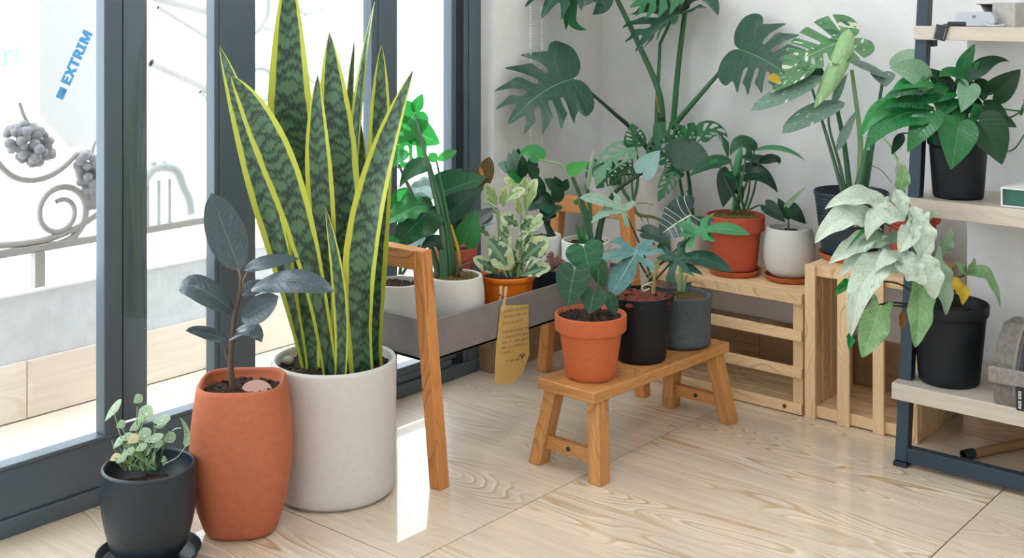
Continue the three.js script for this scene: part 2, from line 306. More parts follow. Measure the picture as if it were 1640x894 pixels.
  const ab = box(-0.004, 0.004, 0.93, 1.16, -0.1, 0.13, 0.001), ag = new THREE.PlaneGeometry(0.23, 0.23); ag.rotateY(Math.PI / 2);
  const at = thing('sign_board', 'pale board with faint teal handwriting outside the glass', 'sign', [PX - 0.1, 0, -1.748]);
  obj('board', ab, mPlaster, at); const ap = new THREE.PlaneGeometry(0.22, 0.115); ap.rotateY(Math.PI / 2); obj('print', ap, std({ map: art, roughness: 0.7 }), at, [0.0046, 1.02, 0.005]);
  // slanted rods and cables of the neighbouring front
  const nb = thing('awning_frame', 'pale slanted awning rods with cables beyond the balcony', 'awning', [-1.4, 0, -3]);
  for (const [a, c, rr] of [[[0.0, 1.2, 0.35], [0.0, 1.07, -0.2], 0.02], [[0, 0.95, 0.37], [0, 0.72, -0.15], 0.019], [[0, 1.16, 0.34], [0, 0.9, -0.15], 0.009], [[0, 0.83, 0.15], [0, 0.55, -0.1], 0.008]]) obj('rod', tube([a, c], rr), mIronGlare, nb);
  // street and pale buildings opposite, far below and beyond
  const gr = struct('street'); obj('street_surface', box(-60, -1.2, -4.2, -4, -80, 60, 0), mPlaster, gr);
  const fb = struct('building_opposite'); obj('wall_face', box(-24, -16, -4, 0.95, -80, 60, 0), mPlaster, fb); obj('roof', box(-24.3, -15.7, 0.95, 1.1, -80, 60, 0), mPlaster, fb);
  for (let i = 0; i < 12; i++) obj('window', box(-16, -15.95, -1.6, -0.2, -40 + i * 5, -38.6 + i * 5, 0.01), std({ color: '#cfe2ec', roughness: 0.3 }), fb);
  const bd = struct('building_base'); obj('wall_face', box(-1.0, -0.2, -4, -0.3, WZ - 1.2, 2.6, 0), mConcrete, bd);
}
// ---------------------------------------------------------------- planter table: two A frames with a grey tray
{
  const t = thing('planter_table', 'grey tray planter table on two slanted wooden leg frames by the glass door', 'planter table', [0.345, 0, -2.6]);
  const L = (x) => x - 0.345, Z = (z) => z + 2.6;
  for (const z of [-2.163, -3.05]) {
    const fr = obj('crossbar', box(-0.125, 0.125, 0.523, 0.573, Z(z) - 0.02, Z(z) + 0.02, 0.004, 'x'), mTable, t);
    for (const s of [-1, 1]) obj('leg', leg(s * 0.189, Z(z), s * 0.127, Z(z), 0, 0.5735, 0.036, 0.036), mTable, t);
  }
  const x0 = L(0.212), x1 = L(0.478), z0 = Z(-3.03), z1 = Z(-2.183), w = 0.007;
  obj('tray_floor', box(x0, x1, 0.288, 0.297, z0, z1, 0.002), mTray, t);
  obj('tray_side', box(x0, x0 + w, 0.288, 0.391, z0, z1, 0.002), mTray, t); obj('tray_side', box(x1 - w, x1, 0.288, 0.391, z0, z1, 0.002), mTray, t);
  obj('tray_side', box(x0 + w, x1 - w, 0.288, 0.391, z0, z0 + w, 0.002), mTray, t); obj('tray_side', box(x0 + w, x1 - w, 0.288, 0.391, z1 - w, z1, 0.002), mTray, t);
}
// handwritten note held by a clothespin
{
  const tex = canvasTex(512, 1024, (g, w, h) => {
    g.fillStyle = '#d3ae68'; g.fillRect(0, 0, w, h);
    const r = rng(5); for (let i = 0; i < 2600; i++) { g.fillStyle = `rgba(${r() < 0.5 ? '120,84,34' : '232,204,140'},${0.05 + r() * 0.08})`; g.fillRect(r() * w, r() * h, 2 + r() * 14, 1 + r() * 2); }
    g.fillStyle = '#221c18'; g.font = 'italic 44px serif';
    const lines = [[250, 'a hôm nay hè thu'], [328, 'hè nào rồi một mấn'], [420, 'à trời nắn! :D'], [545, 'máy em to miên bên'], [620, 'u sáng tập môi ngày'], [695, 'Em ấy ở trên đinh'], [765, 'em ấy rồi phát triển'], [835, 'tốn đời!']];
    lines.forEach(([y, s], i) => { g.save(); g.translate(170 - i * 9, y * 0.86 - 80); g.rotate(-0.035); g.fillText(s, 0, 0, 345); g.restore(); });
    g.save(); g.translate(160, 745); g.rotate(-0.03); g.fillText('nắng cup', 0, 0); g.restore();
    g.translate(385, 715); g.lineWidth = 5; g.strokeStyle = '#221c18'; for (const a of [-2.6, -2.1, -1.5, -1, -0.5]) { g.beginPath(); g.ellipse(Math.cos(a) * 34, Math.sin(a) * 34, 15, 7, a, 0, 7); g.stroke(); }
    g.beginPath(); g.arc(0, 0, 13, 0, 7); g.fill(); g.beginPath(); g.moveTo(0, 8); g.lineTo(-8, 46); g.lineTo(14, 70); g.stroke();
  }, false);
  // outline in the plane of the tray side: (distance along the tray away from the camera, height)
  const c = [[0, 0.372], [0.075, 0.358], [0.118, 0.351], [0.114, 0.28], [0.112, 0.218], [0.075, 0.172], [0.04, 0.16], [0.008, 0.163], [-0.038, 0.172], [-0.028, 0.24], [-0.012, 0.31]];
  const g = extrude(poly(c), 0.0006), u = g.attributes.uv, p = g.attributes.position;
  for (let i = 0; i < u.count; i++) u.setXY(i, (p.getX(i) + 0.04) / 0.16, (p.getY(i) - 0.16 + p.getX(i) * 0.12) / 0.22);
  for (let i = 0; i < p.count; i++) p.setZ(i, p.getZ(i) + 0.012 * Math.pow((0.372 - p.getY(i)) / 0.2, 2));
  g.computeVertexNormals(); g.rotateY(Math.PI / 2);
  tag(obj('paper_note', g, std({ map: tex, roughness: 0.85, side: THREE.DoubleSide }), null, [0.4805, 0.008, -2.455]), 'torn brown paper note with handwriting clipped to the grey tray side', 'note');
  const cp = thing('clothespin', 'small wooden clothespin gripping the note on the tray rim', 'clothespin', [0.4765, 0.394, -2.468]);
  for (const s of [-1, 1]) obj('jaw', bar([s * 0.005 + 0.0, -0.03, 0.004], [s * 0.0075, 0.032, -0.004 - 0.002 * s], 0.004, 0.009, [1, 0, 0], 0.001), mPine, cp);
  obj('spring', tube([[-0.009, 0.006, 0.005], [-0.004, 0.012, 0.006], [0.004, 0.0, 0.006], [0.009, 0.01, 0.005]], 0.0011), mSteel, cp);
}
// ---------------------------------------------------------------- bench
{
  const t = thing('wooden_bench', 'low honey coloured wooden bench with splayed legs carrying three pots', 'bench', [0.734, 0, -2.73], -0.05);
  obj('bench_top', box(-0.0935, 0.0935, 0.194, 0.222, -0.305, 0.305, 0.004, 'z'), mBench, t);
  obj('apron', box(-0.04, 0.04, 0.172, 0.1935, -0.24, 0.24, 0.003, 'z'), mBench, t);
  for (const sz of [1, -1]) {
    for (const s of [-1, 1]) obj('leg', leg(s * 0.1, sz * 0.292, s * 0.07, sz * 0.26, 0, 0.1945, 0.038, 0.042), mBench, t);
    const zm = sz * 0.282;
    const r = obj('stretcher', box(-0.083, 0.083, 0.042, 0.075, zm - 0.01, zm + 0.01, 0.002, 'x'), mBench, t);
    const k = new THREE.CylinderGeometry(0.006, 0.006, 0.004, 14); k.rotateX(Math.PI / 2); k.translate(0, 0.059, zm + 0.0105); obj('screw', k, mSteel, r);
  }
}
// ---------------------------------------------------------------- crates
{
  const t = thing('wooden_crate', 'low slatted pine crate lying lengthwise under the orange red pot', 'crate', [0.73, 0, -3.34]);
  const x0 = -0.28, x1 = 0.253, zf = 0.15, zb = -0.15;
  const S = (n, ...a) => obj(n, box(...a, 0.002), mPine, t);
  for (const y of [0.106, 0.212]) S('slat', x0, x1, y, y + 0.031, zf - 0.012, zf);
  S('slat', x0, x1, 0.003, 0.034, zf - 0.012, zf);
  S('slat', x0, x1, 0.318, 0.348, zf - 0.03, zf);
  for (let i = 0; i < 5; i++) S('slat', x0, x1, 0.336, 0.347, zb + 0.005 + i * 0.054, zb + 0.051 + i * 0.054);
  for (let i = 0; i < 5; i++) S('slat', x0 + 0.012, x1 - 0.03, 0.012, 0.024, zb + 0.01 + i * 0.054, zb + 0.05 + i * 0.054);
  for (const x of [x0, x1 - 0.034]) for (const z of [zf - 0.034, zb]) S('post', x, x + 0.032, 0, 0.335, z, z + 0.021);
  for (const x of [x0 + 0.002, x1 - 0.02]) for (const y of [0.02, 0.3]) S('batten', x, x + 0.018, y, y + 0.03, zb + 0.022, zf - 0.035);
  S('slat', x0, x1, 0.3, 0.33, zb - 0.012, zb); 
  const k = new THREE.CylinderGeometry(0.006, 0.006, 0.002, 12); k.rotateX(Math.PI / 2); obj('knot', k, std({ color: '#6b4526', roughness: 0.8 }), t, [0.2, 0.019, zf + 0.0005]);
}
{
  const t = thing('wooden_crate', 'tall slatted pine crate on end under the ribbed navy pot', 'crate', [1.157, 0, -3.34]);
  const X = (x) => x - 1.157, zf = 0.15, zb = -0.15;
  const S = (n, ...a) => obj(n, box(...a, 0.002), mPine, t);
  for (const [x, w] of [[0.9925, 0.032], [1.091, 0.036], [1.195, 0.032], [1.288, 0.033]]) S('slat', X(x), X(x + w), 0, x < 1 ? 0.437 : 0.425, zf - 0.012, zf);
  S('rail', X(0.9935), X(1.32), 0.405, 0.4365, zf - 0.03, zf - 0.0125); S('rail', X(0.9935), X(1.32), 0.004, 0.036, zf - 0.026, zf - 0.0125);
  for (let i = 0; i < 5; i++) S('slat', X(0.9935), X(1.32), 0.424, 0.4365, zb + i * 0.053, zb + 0.049 + i * 0.053);
  for (let i = 0; i < 5; i++) { S('slat', X(0.9935), X(1.006), 0.02, 0.423, zb + 0.004 + i * 0.053, zb + 0.05 + i * 0.053); S('slat', X(1.308), X(1.3205), 0.0, 0.423, zb + 0.0 + i * 0.0535, zb + 0.053 + i * 0.0535); }
  for (let i = 0; i < 5; i++) S('slat', X(1.0065), X(1.307), 0.014, 0.026, zb + 0.004 + i * 0.053, zb + 0.046 + i * 0.053);
  S('rail', X(1.0065), X(1.307), 0.39, 0.423, zb, zb + 0.012);
}
// ---------------------------------------------------------------- shelf unit
const SB = [[0.173, 0.215, -3.0, -3.33], [0.632, 0.677, -3.087, -3.34], [1.087, 1.123, -3.142, -3.345]];
{
  const t = thing('shelf_unit', 'leaning shelf unit with dark steel frame and pale wooden boards', 'shelf', [1.7, 0, -3.1]);
  const X = (x) => x - 1.7, Z = (z) => z + 3.1, zAt = (y) => -3.03 - 0.125 * y;
  for (const x of [1.346, 2.15]) {
    obj('post', bar([X(x), 0.012, Z(zAt(0))], [X(x), 1.75, Z(zAt(1.75))], 0.032, 0.03, [1, 0, 0]), mSteel, t);
    for (const [y0, , zf, zb] of SB) obj('bracket', box(X(x) - 0.014, X(x) + 0.014, y0 - 0.02, y0, Z(zf - 0.09), Z(zf - 0.052)), mSteel, t);
    obj('foot', box(X(x) - 0.018, X(x) + 0.018, 0, 0.012, Z(-3.055), Z(-3.008), 0.003), mGasket, t);
  }
  obj('front_rail', box(X(1.362), X(2.134), 0.012, 0.05, Z(-3.046), Z(-3.018)), mSteel, t);
  for (const [y0, y1, zf, zb] of SB) obj('shelf_board', box(X(1.328), X(2.17), y0, y1, Z(zb), Z(zf), 0.002, 'x'), mShelf, t);
}
// things on the shelf
{
  const bag = thing('toiletry_bag', 'grey canvas zip bag with carry band on the lowest shelf board', 'bag', [1.725, 0.216, -3.115], 0);
  const canv = std({ map: speckle([118, 112, 106], 0.16, 60, 71), roughness: 0.95 });
  const prof = poly([[-0.098, 0.0], [0.1, 0.0], [0.1, 0.085], [0.062, 0.135], [0.03, 0.158], [-0.03, 0.158], [-0.062, 0.135], [-0.1, 0.085], [-0.1, 0.02]]);
  const bgm = extrude(prof, 0.24, 0.012); bgm.rotateY(Math.PI / 2); bgm.translate(-0.135, 0.012, 0);
  // the bag runs along the shelf; its end faces left, the zip goes over its top
  obj('body', bgm, canv, bag);
  const zp = []; for (const [z, y] of [[0.112, 0.03], [0.113, 0.1], [0.075, 0.158], [0.035, 0.184], [-0.03, 0.184]]) zp.push([-0.075, y, z]);
  obj('zip', tube(zp, 0.006, 0.006, 40), std({ color: '#2c3238', roughness: 0.6 }), bag);
  for (const o of [-0.011, 0.011]) obj('piping', tube(zp.map(([x, y, z]) => [x + o * 1.6, y - 0.003, z]), 0.0045, 0.0045, 40), std({ color: '#8a847c', roughness: 0.9 }), bag);
  const band = obj('carry_band', box(-0.152, 0.11, 0.052, 0.092, 0.111, 0.126, 0.006), std({ map: speckle([140, 134, 128], 0.14, 60, 72), roughness: 0.95 }), bag);
  const tagTex = canvasTex(64, 256, (g, w, h) => { g.fillStyle = '#14171a'; g.fillRect(0, 0, w, h); g.translate(44, 240); g.rotate(-Math.PI / 2); g.fillStyle = '#e8e8e8'; g.font = 'bold 52px sans-serif'; g.fillText('ouo ono', 0, 0, 220); }, false);
  obj('zip_pull', box(-0.084, -0.066, 0.0, 0.056, 0.1265, 0.1285, 0.0005), std({ color: '#14171a', roughness: 0.5 }), bag);
  const pl = new THREE.PlaneGeometry(0.016, 0.054); obj('pull_print', pl, std({ map: tagTex, roughness: 0.5 }), bag, [-0.075, 0.028, 0.1290]);
}
{
  const b = thing('green_box', 'white slipcase box with green core at the end of the middle shelf board', 'box', [1.668, 0.678, -3.19]);
  const w = std({ color: '#e6e8e6', roughness: 0.5 });
  obj('case', [box(-0.1, 0.12, 0, 0.004, -0.1, 0.09, 0.001), box(-0.1, 0.12, 0.044, 0.048, -0.1, 0.09, 0.001), box(-0.1, -0.096, 0.004, 0.044, -0.1, 0.09, 0.001)], w, b);
  obj('core', box(-0.094, 0.118, 0.005, 0.043, -0.095, 0.086, 0.001), std({ map: speckle([52, 98, 84], 0.08, 20, 75), roughness: 0.7 }), b);
  const lg = canvasTex(256, 256, (g, W, H) => { g.fillStyle = '#e6e8e6'; g.fillRect(0, 0, W, H); g.strokeStyle = '#3c5c50'; g.lineWidth = 26; g.beginPath(); g.ellipse(150, 150, 80, 60, 0, 0, 7); g.stroke(); }, false);
  const pg = new THREE.PlaneGeometry(0.13, 0.12); pg.rotateX(-Math.PI / 2); obj('print', pg, std({ map: lg, roughness: 0.5 }), b, [0.02, 0.0485, 0.01]);
  const c = thing('round_tin', 'dark blue rounded tin standing on the white slipcase box', 'tin', [1.725, 0.7275, -3.2]);
  obj('tin', lathe([[0, 0], [0.022, 0], [0.026, 0.006], [0.026, 0.03], [0.022, 0.036], [0, 0.036]], 32), std({ color: '#1f4468', roughness: 0.4 }), c);
}
{
  const y = 1.1235, Tz = -3.17;
  const st = thing('leather_strap', 'black leather strap hanging over the front of the top shelf board', 'strap', [1.43, y, -3.15]);
  const blk = std({ color: '#22282c', roughness: 0.5 });
  obj('strap', [bar([-0.01, 0.004, -0.02], [-0.024, -0.002, 0.0118], 0.034, 0.003, [1, 0, 0], 0.001), bar([-0.022, 0.002, 0.0115], [-0.032, -0.036, 0.0125], 0.032, 0.003, [1, 0, 0], 0.001)], blk, st);
  for (const s of [-1, 1]) obj('stitching', bar([-0.024 + s * 0.013, -0.004, 0.0142], [-0.032 + s * 0.013, -0.033, 0.0148], 0.0012, 0.001, [1, 0, 0], 0.0004), std({ color: '#c9c6bd', roughness: 0.8 }), st);
  obj('keeper', box(-0.018, 0.03, 0.0005, 0.012, -0.03, -0.008, 0.004), blk, st);
  const cs = thing('card_case', 'light grey rounded case beside the black strap on the top shelf', 'case', [1.484, y, -3.18]);
  const sil = std({ color: '#b9bcc2', roughness: 0.4 });
  obj('case_shell', extrude(poly([[-0.05, 0], [0.04, 0], [0.047, 0.008], [0.046, 0.018], [0.036, 0.032], [-0.046, 0.032], [-0.05, 0.028]]), 0.03, 0.003), sil, cs, [0, 0.003, -0.015]);
  obj('case_button', box(-0.008, 0.001, 0.022, 0.029, 0.0175, 0.0195, 0.0005), std({ color: '#70757c', roughness: 0.4 }), cs);
  obj('case_lip', tube([[0.02, 0.012, 0.02], [0.035, 0.004, 0.024], [0.06, 0.003, 0.02], [0.07, 0.005, 0.01]], 0.003), sil, cs);
  const bx = thing('cardboard_box', 'open grey cardboard box with dark lining on the top shelf', 'box', [1.562, y, -3.225], -0.35);
  const grey = std({ map: speckle([176, 172, 166], 0.06, 30, 77), roughness: 0.9 }), dk = std({ color: '#23282a', roughness: 0.8 });
  obj('box_wall', [box(-0.032, 0.036, 0, 0.062, 0.043, 0.045, 0), box(0.034, 0.036, 0, 0.062, -0.045, 0.043, 0), box(-0.032, 0.034, 0, 0.002, -0.045, 0.043, 0)], grey, bx);
  obj('lining', [box(-0.085, 0.033, 0.056, 0.058, -0.044, 0.04, 0), box(-0.05, 0.033, 0.003, 0.056, -0.045, -0.042, 0)], dk, bx);
  obj('lid_flap', bar([-0.076, 0.057, 0], [-0.055, 0.03, 0.0], 0.08, 0.002, [0, 0, 1], 0.0005), grey, bx);
  const wb = thing('wooden_block', 'pale wooden block at the far end of the top shelf board', 'block', [1.735, y, -3.21]);
  obj('block', extrude(poly([[-0.03, 0.012], [-0.022, 0], [0.05, 0], [0.05, 0.09], [-0.03, 0.09]]), 0.05, 0.003), mPine, wb, [0, 0.003, -0.025]);
}
{
  const s = thing('wooden_stick', 'round wooden stick with black rubber tip lying under the shelf', 'stick', [0, 0, 0]);
  obj('rod', tube([[1.468, 0.0125, -3.185], [1.545, 0.0125, -3.345]], 0.012, 0.012, 6, 14), std({ color: '#a5835c', roughness: 0.6 }), s);
  obj('rubber_tip', tube([[1.455, 0.0137, -3.158], [1.469, 0.0137, -3.187]], 0.0135, 0.0135, 4, 14), mGasket, s);
}
// beaded blind cords on the wall
for (const [y1, z, bot, w] of [[1.75, -3.062, 0.52, 'nearer the window'], [1.75, -3.121, 0.3, 'nearer the corner']]) {
  const c = thing('blind_cord', `white beaded blind cord hanging on the wall, ${w}`, 'cord', [WX + 0.045, 0, z]);
  const bead = new THREE.SphereGeometry(0.0031, 8, 6), gs = [];
  for (let y = bot; y < y1; y += 0.0095) { const g = bead.clone(); g.translate(0.0012 * Math.sin(y * 9), y, 0); gs.push(g); }
  const m = obj('bead_chain', gs, std({ color: '#f3f3f1', roughness: 0.4 }), c); m.userData.kind = 'stuff';
  obj('chain_holder', box(-0.044, 0.004, y1, y1 + 0.03, -0.012, 0.012, 0.003), mPlaster, c);
}
// ---------------------------------------------------------------- pots and soil
// closed pot profile: outer wall from the foot up, rim, inner wall down to the soil level
function potGeo(h, rb, rr, { band = 0, bandOut = 0.006, wall = 0.006, bulge = 0, foot = 0.004, lip = 0.003, soil = 0.02, ribs = 0, seg = 64 } = {}) {
  const p = [[0, 0], [rb - foot, 0], [rb, foot]], R = (t) => rb + (rr - rb) * t + bulge * Math.sin(Math.PI * t);
  const top = band ? h - band : h - lip, N = ribs ? 60 : 14;
  for (let i = 1; i <= N; i++) { const y = foot + (top - foot) * i / N, t = y / h; p.push([R(t) - (band ? bandOut : 0) * (t) + (ribs && t > 0.45 ? 0.0014 * Math.sin(y * ribs) : 0), y]); }
  if (band) { p.push([rr - bandOut + 0.0015, top + 0.001], [rr, top + 0.005], [rr + 0.001, h - lip]); }
  p.push([rr - lip * 0.3, h - lip * 0.3], [rr - lip, h], [rr - wall + lip * 0.7, h], [rr - wall, h - lip]);
  const ys = h - soil - 0.012; p.push([R(ys / h) - wall - (band ? bandOut : 0), ys], [0, ys - 0.002]);
  return lathe(p, seg);
}
function soilGeo(r, y, seed, bump = 0.006, chunks = 90, size = 0.005, squash = 0.6) {
  const g = new THREE.CircleGeometry(r, 40, 0, Math.PI * 2).toNonIndexed(); g.deleteAttribute('normal');
  const disc = new THREE.PlaneGeometry(2 * r, 2 * r, 26, 26); disc.rotateX(-Math.PI / 2);
  const p = disc.attributes.position;
  for (let i = 0; i < p.count; i++) {
    let x = p.getX(i), z = p.getZ(i); const m = Math.max(Math.abs(x), Math.abs(z)) || 1e-6, L = Math.hypot(x, z) || 1e-6, k = m / L; x *= k; z *= k;      // square grid to disc
    p.setXYZ(i, x, y + bump * noise(x * 60 + seed, z * 60) + bump * 0.6 * noise(x * 160, z * 160 + seed) + bump * 0.8 * (1 - (x * x + z * z) / (r * r)), z);
  }
  disc.computeVertexNormals();
  const gs = [disc], rr = rng(seed * 13 + 1), base = new THREE.IcosahedronGeometry(1, 0);
  for (let i = 0; i < chunks; i++) {
    const a = rr() * 6.283, q = Math.sqrt(rr()) * r * 0.95, s = size * (0.5 + rr()), c = base.clone();
    c.scale(s * (0.7 + rr() * 0.8), s * squash, s * (0.6 + rr() * 0.5)); c.rotateZ(rr() - 0.5); c.rotateY(rr() * 6.28); c.translate(Math.cos(a) * q, y + bump * 0.5 + s * 0.2, Math.sin(a) * q);
    c.computeVertexNormals(); const ni = new THREE.BufferGeometry(); for (const k of ['position', 'normal', 'uv']) ni.setAttribute(k, c.attributes[k]); ni.setIndex([...Array(c.attributes.position.count).keys()]); gs.push(ni);
  }
  return mergeGeometries(gs);
}
function addSoil(t, r, y, seed, mat = mSoil, o = {}) { const s = obj('soil', soilGeo(r, y, seed, o.bump, o.chunks, o.size, o.squash), mat, t); s.userData.kind = 'stuff'; return s; }
function saucer(label, pos, r, h, m, group) {
  const t = thing('saucer', label, 'saucer', pos, 0, group);
  obj('dish', lathe([[0, 0], [r * 0.86, 0], [r * 0.92, 0.003], [r * 0.985, h - 0.002], [r, h], [r * 0.975, h + 0.001], [r * 0.9, 0.0065], [r * 0.86, 0.005], [0, 0.005]], 56), m, t);
  return t;
}
const pots = {};
function potted(key, name, label, pos, pot) {
  const t = thing(name, label, 'potted plant', pos); pots[key] = t;
  const b = obj('pot', potGeo(pot.h, pot.rb, pot.rr, pot), pot.m, t);
  addSoil(t, (pot.rs ?? pot.rr - (pot.wall ?? 0.006) - (pot.band ? 0.005 : 0)), pot.h - (pot.soil ?? 0.02), Math.round(pos[0] * 1000), pot.sm ?? mSoil, pot.so ?? {});
  return t;
}
// ---------------------------------------------------------------- leaf shapes (leaf plane: y 0 at the stalk, 1 at the tip; x across, -0.5 to 0.5)
const spline2 = (pts, n) => new THREE.SplineCurve(pts.map(([x, y]) => new THREE.Vector2(x, y))).getPoints(n);
function mirrored(half, n = 40) { const r = spline2(half, n), l = r.slice(1, -1).reverse().map((p) => new THREE.Vector2(-p.x, p.y)); return [...r, ...l]; }
function polyDist(P, x, y) {
  let d = 1e9, inside = false;
  for (let i = 0, j = P.length - 1; i < P.length; j = i++) {
    const a = P[j], b = P[i], ex = b.x - a.x, ey = b.y - a.y, t = Math.max(0, Math.min(1, ((x - a.x) * ex + (y - a.y) * ey) / (ex * ex + ey * ey || 1e-9)));
    const dx = x - a.x - ex * t, dy = y - a.y - ey * t; d = Math.min(d, dx * dx + dy * dy);
    if ((a.y > y) !== (b.y > y) && x < ((b.x - a.x) * (y - a.y)) / (b.y - a.y) + a.x) inside = !inside;
  }
  return (inside ? 1 : -1) * Math.sqrt(d);
}
// rounded tapered slot from a to b
const slot = (ax, ay, bx, by, ra, rb) => (x, y) => { const ex = bx - ax, ey = by - ay, t = Math.max(0, Math.min(1, ((x - ax) * ex + (y - ay) * ey) / (ex * ex + ey * ey))); return ra + (rb - ra) * t - Math.hypot(x - ax - ex * t, y - ay - ey * t); };
const HEART = [[0, 0], [0.07, -0.12], [0.22, -0.19], [0.4, -0.12], [0.5, 0.06], [0.48, 0.28], [0.36, 0.54], [0.18, 0.8], [0.05, 0.95], [0, 1]];
const fields = {
  heart: () => { const P = mirrored(HEART); return (x, y) => polyDist(P, x, y); },
  monstera: () => {
    const P = mirrored([[0, 0], [0.05, -0.13], [0.2, -0.2], [0.4, -0.14], [0.5, 0.04], [0.49, 0.3], [0.4, 0.58], [0.24, 0.82], [0.07, 0.97], [0, 1]]), cuts = [];
    for (const s of [-1, 1]) { const o = s > 0 ? 0 : 0.045; for (const [y, r0, r1, dy, inn] of [[0.06, 0.014, 0.03, 0.0, 0.2], [0.24, 0.026, 0.062, 0.12, 0.14], [0.42, 0.026, 0.06, 0.2, 0.12], [0.59, 0.02, 0.05, 0.25, 0.1], [0.74, 0.01, 0.026, 0.22, 0.09]]) cuts.push(slot(s * inn, y + o, s * 0.62, y + o + dy * 1.25, r0, r1)); }
    return (x, y) => { let d = polyDist(P, x, y); for (const c of cuts) d = Math.min(d, -c(x, y)); return d; };
  },
  splitleaf: () => {                  // heart-shaped base, then curved pointed fingers
    const P = mirrored([[0, 0], [0.05, -0.12], [0.2, -0.19], [0.39, -0.15], [0.49, 0.0], [0.47, 0.12], [0.3, 0.18], [0.17, 0.28], [0.12, 0.5], [0.09, 0.75], [0.04, 0.93], [0, 1]]), L = [];
    for (const s of [-1, 1]) { const o = s > 0 ? 0 : 0.03; for (const [y, mx, my, tx, ty, r] of [[0.13, 0.34, 0.2, 0.53, 0.4, 0.075], [0.29, 0.32, 0.42, 0.49, 0.63, 0.07], [0.46, 0.26, 0.62, 0.38, 0.83, 0.062], [0.63, 0.17, 0.79, 0.23, 0.97, 0.045]]) L.push(slot(0, y + o, s * mx, my + o, r * 0.8, r), slot(s * mx, my + o, s * tx, ty + o, r, 0.006)); }
    return (x, y) => { let d = polyDist(P, x, y); for (const c of L) { const e = c(x, y), h = Math.max(0, 0.03 - Math.abs(d - e)) / 0.03; d = Math.max(d, e) + h * h * 0.0075; } return d; };
  },
  holed: () => {
    const P = mirrored([[0, 0], [0.1, -0.06], [0.3, -0.05], [0.47, 0.1], [0.5, 0.32], [0.4, 0.58], [0.22, 0.82], [0.06, 0.96], [0, 1]]), cuts = [];
    for (const s of [-1, 1]) { const o = s > 0 ? 0 : 0.05; for (const [y, r] of [[0.08, 0.045], [0.24, 0.06], [0.42, 0.06], [0.6, 0.045]]) cuts.push(slot(s * 0.13, y + o, s * (0.36 - y * 0.16), y + o + 0.1, r * 0.6, r)); }
    return (x, y) => { let d = polyDist(P, x, y); for (const c of cuts) d = Math.min(d, -c(x, y)); return d; };
  },
  lobed: () => {                      // long middle lobe with two pairs of side lobes
    const P = mirrored([[0, -0.02], [0.06, 0.0], [0.08, 0.12], [0.1, 0.26], [0.17, 0.45], [0.2, 0.62], [0.15, 0.82], [0.05, 0.96], [0, 1]]);
    const L = []; for (const s of [-1, 1]) { L.push(slot(0, 0.06, s * 0.34, -0.1, 0.075, 0.07), slot(s * 0.34, -0.1, s * 0.5, -0.02, 0.07, 0.012), slot(0, 0.16, s * 0.3, 0.22, 0.07, 0.055), slot(s * 0.3, 0.22, s * 0.48, 0.4, 0.055, 0.008)); }
    return (x, y) => { let d = polyDist(P, x, y); for (const c of L) { const e = c(x, y), h = Math.max(0, 0.05 - Math.abs(d - e)) / 0.05; d = Math.max(d, e) + h * h * 0.0125; } return d; };
  },
  arrow: () => {                      // scalloped arrowhead
    const P = mirrored([[0, 0], [0.05, -0.03], [0.14, -0.2], [0.26, -0.34], [0.35, -0.34], [0.38, -0.2], [0.43, -0.1], [0.45, 0.02], [0.42, 0.12], [0.44, 0.2], [0.39, 0.32], [0.38, 0.42], [0.29, 0.55], [0.25, 0.66], [0.14, 0.8], [0.05, 0.93], [0, 1]], 70);
    return (x, y) => polyDist(P, x, y);
  },
  spear: () => {                      // arrowhead vine leaf, long with two ears
    const P = mirrored([[0, 0.02], [0.08, -0.03], [0.25, -0.15], [0.36, -0.14], [0.34, -0.02], [0.36, 0.1], [0.48, 0.24], [0.5, 0.4], [0.42, 0.6], [0.24, 0.82], [0.08, 0.96], [0, 1]], 56);
    return (x, y) => polyDist(P, x, y);
  },
};
const BOUNDS = { arrow: [-0.52, 0.52, -0.4, 1.02] }, flat = {};
function flatShape(kind) {
  if (flat[kind]) return flat[kind];
  const f = fields[kind](), [x0, x1, y0, y1] = BOUNDS[kind] ?? [-0.53, 0.53, -0.25, 1.02], nx = 40, ny = 56, val = [], px = (i) => x0 + (x1 - x0) * i / nx, py = (j) => y0 + (y1 - y0) * j / ny;
  for (let j = 0; j <= ny; j++) for (let i = 0; i <= nx; i++) val.push(f(px(i), py(j)));
  const pts = [], idx = [], key = new Map();
  const node = (i, j) => { const k = j * (nx + 1) + i; if (!key.has(k)) { key.set(k, pts.length); pts.push([px(i), py(j)]); } return key.get(k); };
  const edge = (i, j, k, l) => { const a = j * (nx + 1) + i, b = l * (nx + 1) + k, id = Math.min(a, b) * 100000 + Math.max(a, b); if (!key.has('e' + id)) { const t = val[a] / (val[a] - val[b]); key.set('e' + id, pts.length); pts.push([px(i) + (px(k) - px(i)) * t, py(j) + (py(l) - py(j)) * t]); } return key.get('e' + id); };
  for (let j = 0; j < ny; j++) for (let i = 0; i < nx; i++) for (const tri of [[[i, j], [i + 1, j], [i + 1, j + 1]], [[i, j], [i + 1, j + 1], [i, j + 1]]]) {
    const out = [];
    for (let k = 0; k < 3; k++) { const a = tri[k], b = tri[(k + 1) % 3], va = val[a[1] * (nx + 1) + a[0]] > 0, vb = val[b[1] * (nx + 1) + b[0]] > 0; if (va) out.push(node(...a)); if (va !== vb) out.push(edge(...a, ...b)); }
    for (let k = 2; k < out.length; k++) idx.push(out[0], out[k - 1], out[k]);
  }
  return (flat[kind] = { pts, idx });
}
